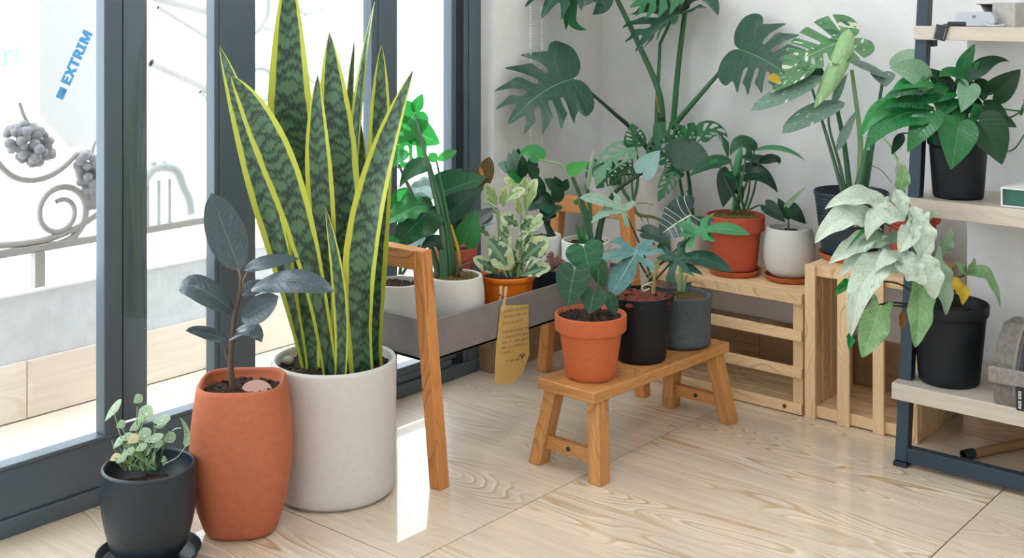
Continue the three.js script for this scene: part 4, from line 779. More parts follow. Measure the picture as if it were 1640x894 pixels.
st(p,[[-.021,.366,.018],[-.027,.387,.022],[-.029,.406,.024]],0.0049,0.0035,'bark');
st(p,[[-.004,.533,.003],[.004,.564,-.003],[.011,.58,-.009]],0.0034,0.0023,'barkRed');
st(p,[[-.002,.557,.002],[-.005,.577,.004],[-.009,.585,.008]],0.0031,0.0023,'barkRed');
lf(p,'oval',[-.004,.58,.003],[-.042,.664,.015],[-.07,.753,.033],0.088,[.766,.322,.556],'rubber',{f:.12,c:.12});
lf(p,'oval',[-.014,.486,.012],[-.045,.571,.09],[-.079,.555,.119],0.081,[.261,.849,.458],'rubber',{f:.12,c:.12,tip:.6});
lf(p,'oval',[-.023,.417,.02],[-.06,.45,.057],[-.073,.452,.1],0.035,[.386,.8,.46],'rubber',{f:.12,c:.12});
lf(p,'oval',[.004,.58,-.003],[.028,.604,-.05],[.068,.598,-.109],0.054,[.311,.927,.21],'rubber',{f:.12,c:.12});
lf(p,'oval',[.016,.539,-.013],[.132,.594,-.026],[.212,.549,-.087],0.080,[.312,.874,.372],'rubber',{f:.1,c:.1});
lf(p,'oval',[-.002,.523,.002],[-.005,.538,-.037],[-.012,.541,-.081],0.052,[.341,.848,.406],'rubber',{f:.12,c:.12});
lf(p,'oval',[-.003,.475,.002],[.041,.492,-.015],[.103,.535,-.021],0.063,[.758,.533,.376],'rubber',{f:.12,c:.12});
lf(p,'oval',[-.022,.424,.019],[.034,.477,.01],[.083,.447,.009],0.047,[.312,.874,.372],'rubber',{f:.12,c:.12,tip:1.2});
lf(p,'oval',[0,.317,0],[.032,.319,-.018],[.061,.314,-.038],0.041,[.264,.912,.314],'dryPink',{f:.2,tip:.3});
p = pots.navy;
st(p,[[-.019,.188,.024],[-.033,.252,.044],[-.04,.316,.059]],0.0017,0.0011,'pale');
lf(p,'spoon',[-.054,.295,.071],[-.05,.317,.057],[-.045,.336,.038],0.034,[-.075,.508,.858],'pilea',{c:.2,f:.02});
st(p,[[-.017,.186,.014],[-.021,.252,.017],[-.019,.319,.016]],0.0017,0.0011,'pale');
lf(p,'spoon',[-.025,.327,.021],[-.017,.336,.016],[-.011,.344,.009],0.024,[.686,.286,.669],'pilea',{c:.2,f:.02});
st(p,[[-.027,.188,.03],[-.01,.246,.024],[.011,.305,.017]],0.0017,0.0011,'pale');
lf(p,'spoon',[.001,.291,.025],[.003,.308,.013],[.003,.323,-.002],0.041,[.462,.552,.694],'pilea',{c:.2,f:.02});
st(p,[[.008,.186,-.007],[.01,.239,-.009],[.008,.292,-.006]],0.0017,0.0011,'pale');
lf(p,'spoon',[.005,.29,-.004],[.02,.293,-.016],[.035,.294,-.03],0.042,[.239,.928,.285],'pilea',{c:.2,f:.02});
st(p,[[.001,.186,-.001],[-.025,.232,.021],[-.046,.279,.039]],0.0017,0.0011,'pale');
lf(p,'spoon',[-.054,.276,.045],[-.045,.282,.039],[-.038,.287,.032],0.022,[.447,.365,.817],'pilea',{c:.2,f:.02});
st(p,[[-.002,.189,.014],[.004,.229,.02],[.017,.27,.025]],0.0017,0.0011,'pale');
lf(p,'spoon',[.005,.262,.035],[.018,.271,.026],[.03,.279,.014],0.032,[.575,.447,.685],'pilea',{c:.2,f:.02});
st(p,[[-.016,.191,.029],[.005,.227,.027],[.036,.264,.022]],0.0017,0.0011,'pale');
lf(p,'spoon',[.026,.259,.03],[.039,.266,.015],[.05,.27,-.003],0.026,[.386,.8,.46],'pilea',{c:.2,f:.02});
st(p,[[-.025,.186,.021],[.007,.219,-.006],[.033,.252,-.028]],0.0017,0.0011,'pale');
lf(p,'spoon',[.023,.247,-.019],[.035,.254,-.027],[.044,.26,-.037],0.029,[.727,.365,.582],'pilea',{c:.2,f:.02});
st(p,[[.009,.188,0],[-.01,.221,.024],[-.032,.254,.053]],0.0017,0.0011,'pale');
lf(p,'spoon',[-.041,.237,.06],[-.037,.25,.052],[-.033,.261,.041],0.030,[-.15,.398,.905],'pilea',{c:.2,f:.02});
st(p,[[.015,.192,.007],[.012,.229,.029],[.018,.268,.05]],0.0017,0.0011,'pale');
lf(p,'spoon',[.01,.26,.057],[.019,.269,.051],[.026,.277,.043],0.025,[.616,.287,.734],'pileaCream',{c:.2,f:.02});
st(p,[[-.021,.186,.017],[-.002,.232,.002],[.014,.279,-.012]],0.0017,0.0011,'pale');
lf(p,'spoon',[.008,.276,-.006],[.019,.28,-.015],[.029,.282,-.024],0.022,[.185,.958,.22],'pilea',{c:.2,f:.02});
st(p,[[-.001,.186,.001],[-.009,.231,.008],[-.023,.276,.019]],0.0017,0.0011,'pale');
lf(p,'spoon',[-.032,.268,.027],[-.022,.279,.02],[-.013,.287,.011],0.024,[.455,.707,.542],'pilea',{c:.2,f:.02});
st(p,[[.017,.191,.002],[.001,.229,.03],[-.004,.27,.055]],0.0017,0.0011,'pale');
lf(p,'spoon',[-.009,.262,.06],[-.004,.268,.051],[-.001,.274,.04],0.024,[.272,.575,.772],'pilea',{c:.2,f:.02});
st(p,[[.006,.192,.014],[-.003,.209,.042],[-.011,.229,.074]],0.0017,0.0011,'pale');
lf(p,'spoon',[-.019,.224,.081],[-.014,.229,.072],[-.011,.233,.061],0.021,[.406,.477,.78],'pileaCream',{c:.2,f:.02});
st(p,[[.002,.192,.018],[-.003,.21,.042],[.001,.23,.064]],0.0017,0.0011,'pale');
lf(p,'spoon',[-.009,.218,.073],[.001,.229,.066],[.009,.238,.058],0.019,[.514,.6,.613],'pilea',{c:.2,f:.02});
st(p,[[-.005,.189,.016],[.01,.219,.015],[.035,.25,.01]],0.0017,0.0011,'pale');
lf(p,'spoon',[.027,.244,.017],[.035,.25,.005],[.041,.253,-.008],0.021,[.528,.784,.325],'pilea',{c:.2,f:.02});
st(p,[[.024,.193,.003],[.022,.218,.029],[.019,.246,.062]],0.0017,0.0011,'pale');
lf(p,'spoon',[.012,.238,.068],[.017,.245,.059],[.021,.25,.048],0.019,[.488,.651,.582],'pilea',{c:.2,f:.02});
st(p,[[.006,.193,.018],[.018,.223,.032],[.038,.256,.047]],0.0017,0.0011,'pale');
lf(p,'spoon',[.03,.248,.053],[.036,.254,.043],[.041,.258,.031],0.021,[.455,.707,.542],'pilea',{c:.2,f:.02});
st(p,[[-.006,.175,-.023],[.012,.199,-.01],[.027,.22,0]],0.0017,0.0009,'olive');
st(p,[[-.012,.189,.028],[-.025,.214,.021],[.009,.26,.049]],0.0017,0.0009,'mid');
st(p,[[-.003,.184,.005],[-.011,.207,.009],[-.042,.219,-.004]],0.0017,0.0009,'pale');
st(p,[[-.034,.185,.033],[-.033,.204,.028],[-.011,.231,.029]],0.0017,0.0009,'olive');
st(p,[[-.001,.193,.032],[-.025,.198,.021],[.005,.225,.037]],0.0017,0.0009,'olive');
st(p,[[.012,.191,.015],[-.012,.211,.01],[.023,.257,.042]],0.0017,0.0009,'olive');
st(p,[[-.046,.179,.025],[-.03,.212,.025],[0,.251,.032]],0.0017,0.0009,'mid');
st(p,[[-.007,.173,-.029],[.02,.21,-.017],[.01,.23,-.029]],0.0017,0.0009,'mid');
st(p,[[.008,.189,.013],[.002,.212,-.002],[.04,.255,.015]],0.0017,0.0009,'olive');
st(p,[[-.056,.177,.025],[-.052,.215,.044],[-.037,.257,.066]],0.0017,0.0009,'pale');
st(p,[[.005,.192,.026],[-.025,.198,.021],[-.038,.209,.02]],0.0017,0.0009,'olive');
st(p,[[-.001,.183,.001],[-.011,.218,.009],[-.044,.242,-.002]],0.0017,0.0009,'pale');
st(p,[[0,.18,-.012],[.001,.196,-.001],[.027,.221,.022]],0.0017,0.0009,'mid');
st(p,[[-.004,.189,.023],[-.025,.209,.021],[-.053,.229,.023]],0.0017,0.0009,'mid');
st(p,[[-.032,.183,.024],[-.039,.213,.033],[-.036,.249,.052]],0.0017,0.0009,'mid');
st(p,[[-.036,.182,.025],[-.04,.198,.034],[-.037,.219,.055]],0.0017,0.0009,'olive');
st(p,[[-.002,.183,.002],[-.001,.202,.001],[.034,.233,.014]],0.0017,0.0009,'olive');
st(p,[[.004,.18,-.015],[.02,.211,-.017],[.024,.239,-.022]],0.0017,0.0009,'mid');
st(p,[[.002,.189,.016],[-.006,.203,.005],[-.03,.213,-.009]],0.0017,0.0009,'pale');
st(p,[[.026,.19,.003],[.003,.204,-.003],[-.002,.226,.002]],0.0017,0.0009,'mid');
st(p,[[-.009,.18,-.003],[-.011,.215,.01],[-.03,.244,.013]],0.0017,0.0009,'mid');
st(p,[[-.003,.195,.04],[-.037,.198,.031],[-.014,.228,.065]],0.0017,0.0009,'mid');
st(p,[[.026,.19,.001],[.011,.199,-.009],[.03,.223,.006]],0.0017,0.0009,'olive');
st(p,[[.029,.194,.013],[0,.207,0],[.002,.231,.001]],0.0017,0.0009,'mid');
st(p,[[.016,.194,.023],[-.017,.201,.014],[-.038,.211,.006]],0.0017,0.0009,'pale');
st(p,[[-.048,.172,.004],[-.028,.217,.024],[-.003,.264,.046]],0.0017,0.0009,'mid');
st(p,[[-.013,.186,.019],[-.017,.199,.015],[-.032,.206,-.004]],0.0017,0.0009,'mid');
st(p,[[-.026,.177,0],[-.016,.199,.014],[-.035,.207,.002]],0.0017,0.0009,'pale');
st(p,[[.016,.192,.016],[.004,.208,-.003],[.028,.24,.003]],0.0017,0.0009,'pale');
st(p,[[-.022,.187,.031],[-.039,.208,.033],[-.067,.224,.027]],0.0017,0.0009,'olive');
st(p,[[-.011,.192,.039],[-.028,.216,.024],[-.027,.25,.025]],0.0017,0.0009,'olive');
st(p,[[-.029,.187,.036],[-.042,.199,.035],[-.075,.205,.026]],0.0017,0.0009,'olive');
st(p,[[-.044,.182,.033],[-.049,.198,.041],[-.073,.208,.045]],0.0017,0.0009,'olive');
st(p,[[-.029,.181,.016],[-.018,.201,.015],[.022,.233,.032]],0.0017,0.0009,'olive');
lf(p,'spoon',[.002,.217,.037],[.004,.224,.043],[.004,.229,.048],0.011,[.706,.617,.347],'pilea');
lf(p,'spoon',[-.011,.209,.049],[-.007,.217,.053],[-.005,.224,.056],0.012,[.583,.645,.493],'pilea');
lf(p,'spoon',[-.018,.226,.054],[-.009,.233,.055],[-.001,.239,.053],0.019,[.338,.64,.69],'pilea');
lf(p,'spoon',[-.002,.239,.041],[-.001,.249,.048],[-.002,.257,.054],0.016,[.702,.619,.353],'pilea');
lf(p,'spoon',[.035,.207,.009],[.038,.216,.016],[.038,.223,.02],0.013,[.548,.649,.528],'pilea');
lf(p,'spoon',[.045,.214,.001],[.055,.221,.001],[.062,.226,0],0.016,[.623,.639,.451],'pilea');
lf(p,'spoon',[.031,.218,.013],[.039,.226,.015],[.046,.232,.014],0.023,[.408,.647,.644],'pilea');
lf(p,'spoon',[.02,.209,.022],[.027,.217,.025],[.032,.223,.025],0.020,[.338,.64,.69],'pilea');
lf(p,'spoon',[.022,.206,.021],[.031,.214,.021],[.038,.22,.02],0.013,[.711,.615,.341],'pilea');
lf(p,'spoon',[-.004,.226,.042],[-.003,.233,.049],[-.004,.238,.055],0.014,[.635,.637,.437],'pilea');
lf(p,'spoon',[.021,.227,.021],[.03,.236,.022],[.038,.243,.02],0.016,[.117,.589,.799],'pilea');
lf(p,'spoon',[.048,.206,-.001],[.056,.215,0],[.064,.222,-.002],0.018,[.136,.595,.792],'pilea');
lf(p,'spoon',[-.005,.232,.044],[.003,.242,.045],[.011,.249,.043],0.024,[.183,.608,.772],'pilea');
lf(p,'spoon',[-.007,.229,.045],[.003,.237,.045],[.01,.242,.044],0.018,[.626,.639,.447],'pilea');
lf(p,'blade',[.034,.223,-.068],[.031,.254,-.085],[.015,.285,-.065],0.016,[.38,.276,.883],'pilea');
st(p,[[-.002,.185,-.038],[.021,.201,-.057],[.034,.224,-.068]],0.0011,0.0008,'white');
st(p,[[.013,.258,-.05],[.02,.263,-.056],[.027,.263,-.062]],0.0012,0.0009,'white');
p = pots.whitel;
st(p,[[-.021,.162,-.022],[-.027,.225,-.042],[-.027,.315,-.056]],0.0049,0.0033,'mid');
st(p,[[-.03,.158,-.04],[-.02,.218,-.087],[-.006,.308,-.126]],0.0049,0.0033,'mid');
lf(p,'heart',[-.023,.36,-.059],[-.042,.336,-.021],[-.069,.307,.006],0.074,[.447,.365,.817],'backlit',{f:.1});
lf(p,'heart',[.022,.347,-.045],[-.007,.33,0],[-.042,.298,.036],0.079,[.386,.8,.46],'bright',{f:.15,w:.1});
lf(p,'heart',[.033,.33,-.08],[.016,.289,-.028],[-.015,.235,.012],0.107,[.603,.552,.576],'deep',{f:.12,w:.1,k:2});
lf(p,'heart',[-.019,.321,-.14],[-.029,.336,-.102],[-.044,.34,-.068],0.123,[.385,.87,.308],'deep',{f:.1});
lf(p,'heart',[-.019,.381,-.14],[-.04,.367,-.101],[-.069,.347,-.072],0.068,[.575,.447,.685],'silver',{f:.1,w:.1});
lf(p,'oval',[.01,.279,-.139],[-.013,.257,-.101],[-.041,.222,-.07],0.050,[.341,.848,.406],'silver',{f:.1});
lf(p,'oval',[-.019,.236,-.14],[-.038,.228,-.108],[-.06,.211,-.08],0.048,[.341,.848,.406],'silver',{f:.1});
lf(p,'oval',[.001,.26,-.001],[-.013,.258,.027],[-.03,.247,.052],0.045,[.312,.874,.372],'bright');
p = pots.stalk;
st(p,[[-.031,.15,.026],[-.049,.235,.041],[-.087,.374,.073],[-.101,.458,.111]],0.0100,0.0033,'grey');
st(p,[[-.017,.15,.014],[-.028,.294,.024],[-.055,.452,.046],[-.096,.591,.054]],0.0100,0.0033,'grey');
st(p,[[-.008,.15,.007],[-.017,.277,.014],[-.049,.444,.041],[-.091,.535,.05]],0.0083,0.0030,'mid');
st(p,[[0,.15,0],[-.008,.26,.007],[-.026,.394,.022],[-.037,.464,.031]],0.0083,0.0025,'mid');
st(p,[[-.007,.155,.032],[-.011,.198,.035],[-.014,.234,.038]],0.0117,0.0083,'mid');
st(p,[[.013,.152,.002],[.016,.212,0],[-.001,.295,.014]],0.0058,0.0033,'yellow');
st(p,[[.014,.155,.015],[.036,.187,.009],[.057,.202,-.009]],0.0067,0.0033,'bark');
st(p,[[.026,.158,.004],[.021,.198,.008],[.017,.228,.012]],0.0042,0.0025,'barkRed');
lf(p,'heart',[-.103,.588,.047],[-.128,.546,.066],[-.161,.501,.07],0.102,[.471,.192,.861],'backlit',{f:.1});
lf(p,'lance',[-.106,.591,.049],[-.092,.617,.044],[-.086,.642,.033],0.034,[.821,.188,.539],'backlit');
lf(p,'holed',[-.119,.531,.022],[-.167,.494,.065],[-.233,.453,.091],0.144,[.702,.195,.685],'backlit',{f:.08});
lf(p,'heart',[-.117,.539,.033],[-.087,.523,.015],[-.064,.503,-.012],0.076,[.597,.371,.711],'backlit');
lf(p,'lance',[-.093,.484,.078],[-.104,.487,.1],[-.121,.443,.128],0.043,[.386,.8,.46],'bright');
lf(p,'lance',[-.032,.447,.053],[-.063,.473,.092],[-.084,.4,.123],0.056,[.455,.707,.542],'deep');
lf(p,'oval',[-.035,.466,.029],[-.012,.481,.015],[.005,.491,-.004],0.029,[.514,.6,.613],'backlit');
lf(p,'oval',[-.043,.463,.023],[-.05,.473,.032],[-.059,.483,.037],0.027,[.616,.287,.734],'backlit');
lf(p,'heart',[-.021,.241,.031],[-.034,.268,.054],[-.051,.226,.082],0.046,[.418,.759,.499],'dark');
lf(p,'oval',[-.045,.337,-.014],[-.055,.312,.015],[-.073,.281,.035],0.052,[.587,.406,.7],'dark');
p = pots.ficus;
st(p,[[.021,.21,-.018],[.023,.283,-.019],[.017,.37,-.014],[.028,.397,-.023]],0.0052,0.0035,'barkRed');
lf(p,'heart',[-.014,.36,.038],[.039,.386,.006],[.08,.403,-.041],0.098,[.575,.447,.685],'deep',{f:.1});
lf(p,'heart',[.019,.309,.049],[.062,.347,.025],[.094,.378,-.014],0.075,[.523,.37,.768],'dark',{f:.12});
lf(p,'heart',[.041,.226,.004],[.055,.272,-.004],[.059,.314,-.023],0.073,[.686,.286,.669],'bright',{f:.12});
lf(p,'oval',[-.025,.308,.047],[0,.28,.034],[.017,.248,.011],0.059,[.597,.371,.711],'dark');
lf(p,'oval',[.032,.355,-.066],[.049,.406,-.071],[.054,.452,-.084],0.051,[.803,.276,.528],'autumn',{f:.1});
lf(p,'lance',[.017,.26,-.054],[.047,.289,-.074],[.071,.308,-.099],0.050,[.341,.848,.406],'burgundy');
lf(p,'lance',[.011,.232,-.061],[.036,.252,-.079],[.058,.263,-.101],0.025,[.341,.848,.406],'silver');
lf(p,'heart',[-.039,.37,.033],[-.007,.399,.014],[.017,.423,-.014],0.064,[.597,.371,.711],'deep',{f:.1});
lf(p,'oval',[-.012,.256,-.055],[.012,.272,-.088],[.029,.277,-.129],0.055,[.455,.707,.542],'burgundy');
p = pots.pep;
st(p,[[.022,.099,-.018],[.03,.191,-.025],[.031,.287,-.026]],0.0056,0.0035,'pale');
st(p,[[.013,.099,-.011],[-.012,.208,.01],[-.02,.305,.017]],0.0056,0.0035,'pale');
st(p,[[.027,.099,-.023],[.04,.208,-.034],[.042,.305,-.035]],0.0056,0.0035,'pale');
st(p,[[.004,.099,-.003],[-.016,.155,.014],[-.03,.229,.025]],0.0056,0.0035,'pale');
st(p,[[.035,.099,-.029],[.051,.155,-.043],[.067,.182,-.056]],0.0056,0.0035,'pale');
st(p,[[-.016,.191,.014],[-.022,.287,.018],[-.035,.317,.029],[-.043,.326,.063]],0.0035,0.0025,'pale');
lf(p,'spoon',[-.028,.312,.011],[-.03,.349,.037],[-.039,.38,.046],0.045,[.38,.276,.883],'peperomiaPale',{f:.22,c:.1,w:.06,tip:.3});
lf(p,'spoon',[-.003,.321,.029],[.017,.351,.034],[.026,.378,.031],0.028,[.749,.282,.6],'peperomiaPale',{f:.22,c:.1,w:.06,tip:.3});
lf(p,'spoon',[-.015,.307,-.001],[-.003,.334,.01],[.006,.358,.008],0.031,[.133,.303,.944],'peperomiaPale',{f:.22,c:.1,w:.06,tip:.3});
lf(p,'spoon',[.01,.331,.018],[.041,.356,.012],[.064,.369,-.002],0.042,[.455,.707,.542],'peperomiaPale',{f:.22,c:.1,w:.06,tip:.3});
lf(p,'spoon',[.016,.361,-.027],[.011,.381,-.003],[0,.393,.013],0.030,[.488,.651,.582],'peperomiaPale',{f:.22,c:.1,w:.06,tip:.3});
lf(p,'spoon',[.041,.361,-.008],[.059,.381,-.003],[.068,.399,-.005],0.026,[.749,.282,.6],'peperomiaPale',{f:.22,c:.1,w:.06,tip:.3});
lf(p,'spoon',[.034,.298,-.042],[.053,.349,-.032],[.07,.393,-.045],0.050,[.133,.303,.944],'peperomiaPale',{f:.22,c:.1,w:.06,tip:.3});
lf(p,'spoon',[.042,.289,-.009],[.048,.322,.008],[.047,.348,.013],0.032,[.423,.398,.814],'peperomiaPale',{f:.22,c:.1,w:.06,tip:.3});
lf(p,'spoon',[.018,.256,-.028],[.009,.276,0],[-.006,.287,.018],0.056,[.41,.656,.634],'peperomia',{f:.22,c:.1,w:.06,tip:.3});
lf(p,'spoon',[.042,.249,-.009],[.067,.274,-.01],[.082,.291,-.016],0.043,[.654,.588,.475],'peperomia',{f:.22,c:.1,w:.06,tip:.3});
lf(p,'spoon',[.038,.236,-.045],[.064,.26,-.049],[.084,.272,-.058],0.043,[.46,.796,.393],'peperomiaPale',{f:.22,c:.1,w:.06,tip:.3});
lf(p,'spoon',[.066,.272,-.03],[.086,.286,-.029],[.102,.293,-.033],0.040,[.341,.848,.406],'peperomiaPale',{f:.22,c:.1,w:.06,tip:.3});
lf(p,'spoon',[-.044,.226,.024],[-.053,.251,.053],[-.067,.266,.07],0.033,[.354,.588,.727],'peperomia',{f:.22,c:.1,w:.06,tip:.3});
lf(p,'spoon',[.017,.238,.012],[.017,.256,.03],[.012,.268,.042],0.026,[.545,.53,.65],'peperomia',{f:.22,c:.1,w:.06,tip:.3});
lf(p,'spoon',[-.014,.23,.064],[.023,.194,.061],[.047,.148,.039],0.080,[.523,.37,.768],'peperomia',{f:.22,c:.1,w:.06,tip:.3});
lf(p,'spoon',[-.003,.244,.029],[.018,.229,.031],[.031,.208,.026],0.043,[.633,.483,.604],'peperomia',{f:.22,c:.1,w:.06,tip:.3});
lf(p,'spoon',[.022,.196,-.031],[.046,.221,-.03],[.061,.24,-.039],0.040,[.562,.486,.67],'peperomia',{f:.22,c:.1,w:.06,tip:.3});
lf(p,'spoon',[.054,.164,.007],[.098,.207,-.003],[.127,.236,-.029],0.068,[.603,.552,.576],'peperomia',{f:.22,c:.1,w:.06,tip:.3});
lf(p,'spoon',[.055,.126,.006],[.098,.149,-.009],[.131,.155,-.032],0.065,[.46,.796,.393],'peperomia',{f:.22,c:.1,w:.06,tip:.3});
lf(p,'spoon',[.012,.128,.042],[-.005,.161,.082],[-.033,.182,.106],0.046,[.485,.483,.729],'peperomia',{f:.22,c:.1,w:.06,tip:.3});
lf(p,'spoon',[.016,.15,-.027],[.017,.183,-.005],[.001,.21,.012],0.033,[.906,.303,.294],'peperomia',{f:.22,c:.1,w:.06,tip:.3});
lf(p,'spoon',[.034,.217,-.003],[.055,.238,-.002],[.071,.249,-.007],0.045,[.386,.8,.46],'peperomia',{f:.22,c:.1,w:.06,tip:.3});
lf(p,'spoon',[.002,.215,-.014],[-.002,.232,.006],[-.01,.242,.021],0.032,[.455,.707,.542],'peperomia',{f:.22,c:.1,w:.06,tip:.3});
lf(p,'spoon',[.087,.191,-.047],[.105,.208,-.044],[.116,.22,-.045],0.022,[.654,.588,.475],'peperomia',{f:.22,c:.1,w:.06,tip:.3});
lf(p,'spoon',[.064,.164,-.067],[.079,.183,-.061],[.087,.198,-.06],0.026,[.752,.505,.424],'peperomia',{f:.22,c:.1,w:.06,tip:.3});
lf(p,'spoon',[.032,.195,0],[.049,.216,.004],[.06,.23,.002],0.038,[.514,.6,.613],'peperomia',{f:.22,c:.1,w:.06,tip:.3});
lf(p,'spoon',[.004,.118,-.017],[.032,.149,-.018],[.047,.172,-.026],0.039,[.752,.505,.424],'peperomia',{f:.22,c:.1,w:.06,tip:.3});
lf(p,'spoon',[.017,.151,.012],[.016,.177,.033],[.01,.195,.044],0.031,[.374,.518,.769],'peperomia',{f:.22,c:.1,w:.06,tip:.3});
p = pots.pink;
lf(p,'oval',[.015,.132,.014],[.018,.161,.027],[.009,.178,.032],0.024,[.654,.588,.475],'pink',{f:.2,c:.3,w:.1});
st(p,[[.004,.099,-.003],[.009,.116,.005],[.015,.132,.014]],0.0016,0.0013,'barkRed');
lf(p,'oval',[.022,.136,.008],[.035,.158,.011],[.038,.17,.008],0.027,[.654,.588,.475],'pink',{f:.2,c:.3,w:.1});
st(p,[[.004,.099,-.003],[.013,.116,.002],[.022,.136,.008]],0.0016,0.0013,'barkRed');
lf(p,'oval',[.026,.129,.004],[.043,.148,.005],[.05,.158,-.003],0.020,[.654,.588,.475],'pink',{f:.2,c:.3,w:.1});
st(p,[[.004,.099,-.003],[.015,.116,.001],[.026,.129,.004]],0.0016,0.0013,'barkRed');
lf(p,'oval',[.016,.121,.012],[.027,.125,.013],[.033,.124,.011],0.026,[.654,.588,.475],'pink',{f:.2,c:.3,w:.1});
st(p,[[.004,.099,-.003],[.01,.116,.005],[.016,.121,.012]],0.0016,0.0013,'barkRed');
lf(p,'oval',[.008,.129,.019],[.009,.146,.032],[.002,.156,.038],0.021,[.654,.588,.475],'pink',{f:.2,c:.3,w:.1});
st(p,[[.004,.099,-.003],[.006,.116,.008],[.008,.129,.019]],0.0016,0.0013,'barkRed');
lf(p,'oval',[.013,.141,.015],[.021,.168,.024],[.017,.185,.025],0.021,[.654,.588,.475],'pink',{f:.2,c:.3,w:.1});
st(p,[[.004,.099,-.003],[.009,.116,.006],[.013,.141,.015]],0.0016,0.0013,'barkRed');
p = pots.zz;
st(p,[[.022,.16,-.018],[-.008,.273,.006],[-.028,.386,.024]],0.0095,0.0048,'dark');
st(p,[[.013,.16,-.011],[.016,.235,-.013],[.041,.317,-.034]],0.0067,0.0031,'dark');
st(p,[[.03,.16,-.026],[.007,.221,-.006],[-.002,.252,.001]],0.0076,0.0038,'dark');
lf(p,'lance',[-.057,.365,.048],[-.06,.399,.071],[-.068,.43,.083],0.044,[.38,.276,.883],'zzPale',{f:.18});
lf(p,'lance',[-.047,.349,.039],[-.037,.388,.051],[-.036,.423,.056],0.038,[.803,.276,.528],'zz',{f:.18});
lf(p,'lance',[-.059,.365,.049],[-.053,.406,.065],[-.056,.443,.073],0.037,[.749,.282,.6],'zzPale',{f:.18});
lf(p,'lance',[-.025,.365,.021],[-.017,.394,.033],[-.017,.421,.04],0.042,[.785,.389,.482],'zz',{f:.18});
lf(p,'lance',[-.063,.409,.053],[-.051,.427,.059],[-.043,.443,.062],0.024,[.728,.398,.558],'zz',{f:.18});
lf(p,'lance',[-.078,.372,.065],[-.084,.386,.087],[-.093,.394,.104],0.045,[.294,.693,.658],'zzPale',{f:.18});
lf(p,'lance',[-.047,.344,.039],[-.058,.36,.066],[-.072,.371,.087],0.049,[.435,.597,.674],'bright',{f:.18});
lf(p,'lance',[-.002,.279,.001],[-.001,.331,.023],[-.015,.377,.039],0.051,[.838,.408,.363],'zz',{f:.18});
lf(p,'lance',[.042,.309,-.035],[.031,.332,-.007],[.015,.349,.013],0.044,[.354,.588,.727],'zz',{f:.18});
lf(p,'lance',[.042,.313,-.035],[.043,.337,-.018],[.04,.358,-.007],0.031,[.423,.398,.814],'zz',{f:.18});
lf(p,'lance',[.041,.309,-.034],[.059,.331,-.032],[.07,.35,-.033],0.037,[.838,.408,.363],'zz',{f:.18});
lf(p,'lance',[.041,.275,-.034],[.042,.308,-.016],[.035,.337,-.004],0.045,[.749,.282,.6],'zz',{f:.18});
lf(p,'lance',[.026,.269,-.022],[.012,.275,.008],[-.007,.274,.032],0.076,[.514,.6,.613],'zz',{f:.18});
lf(p,'lance',[.022,.26,-.018],[.017,.248,.003],[.008,.233,.02],0.064,[.562,.486,.67],'zz',{f:.18});
lf(p,'lance',[.004,.231,-.003],[.034,.251,-.012],[.06,.261,-.024],0.070,[.261,.914,.311],'zz',{f:.18});
lf(p,'lance',[.004,.218,-.003],[.027,.24,-.006],[.044,.257,-.011],0.022,[.701,.619,.354],'zz',{f:.18});
lf(p,'lance',[-.018,.321,.015],[-.023,.315,.036],[-.03,.305,.051],0.044,[.354,.588,.727],'zz',{f:.18});
lf(p,'lance',[-.005,.283,.004],[-.011,.269,.027],[-.021,.252,.044],0.040,[.485,.483,.729],'zz',{f:.18});
lf(p,'lance',[-.013,.349,.011],[-.015,.375,.031],[-.023,.396,.045],0.040,[.662,.404,.632],'zz',{f:.18});
p = pots.sprout;
st(p,[[.009,.145,-.008],[.008,.273,-.007],[.001,.337,0]],0.0085,0.0056,'mid');
st(p,[[.016,.145,-.014],[-.004,.264,.003],[-.019,.361,.042]],0.0103,0.0056,'mid');
st(p,[[.019,.147,-.003],[-.001,.247,.014],[-.015,.297,.026]],0.0047,0.0028,'mid');
st(p,[[.024,.145,-.02],[.025,.228,-.047],[.055,.311,-.072],[.132,.375,-.11]],0.0113,0.0047,'dark');
st(p,[[-.019,.363,.042],[-.043,.398,.063],[-.089,.416,.114]],0.0034,0.0028,'pale');
lf(p,'lance',[.008,.322,.006],[.019,.386,.009],[.024,.447,-.007],0.022,[.307,.183,.934],'paleblade',{c:1.6});
lf(p,'heart',[-.017,.383,.054],[.001,.391,.038],[.026,.411,.018],0.052,[.418,.759,.499],'lime');
lf(p,'heart',[-.09,.422,.115],[-.12,.458,.12],[-.142,.426,.145],0.056,[.514,.6,.613],'bright');
lf(p,'blade',[.005,.149,.022],[.004,.191,.038],[-.006,.228,.044],0.015,[.616,.287,.734],'bright');
lf(p,'blade',[.017,.151,.025],[.017,.191,.032],[.01,.228,.031],0.013,[.616,.287,.734],'bright');
lf(p,'lance',[-.015,.295,.038],[-.011,.287,.037],[-.009,.277,.034],0.013,[.575,.447,.685],'bright');
lf(p,'heart',[.143,.379,-.094],[.164,.415,-.106],[.182,.443,-.126],0.075,[.334,.647,.685],'blueGreen',{f:.05});
p = pots.anth;
st(p,[[-.001,.17,.001],[-.007,.229,.006],[-.008,.334,.019]],0.0029,0.0021,'mid');
st(p,[[-.007,.17,.006],[-.02,.213,.017],[-.001,.282,.066]],0.0029,0.0021,'mid');
st(p,[[.005,.17,-.004],[.015,.229,-.012],[.002,.276,-.028]],0.0029,0.0021,'mid');
st(p,[[.014,.175,.014],[.024,.196,.019],[.03,.223,.027]],0.0029,0.0021,'mid');
st(p,[[.011,.17,-.009],[.025,.189,-.021],[.025,.211,-.034]],0.0029,0.0021,'mid');
lf(p,'heart',[-.002,.336,.027],[.015,.303,.034],[.025,.266,.031],0.099,[.57,.33,.753],'anthuriumNew',{f:.1,w:.03});
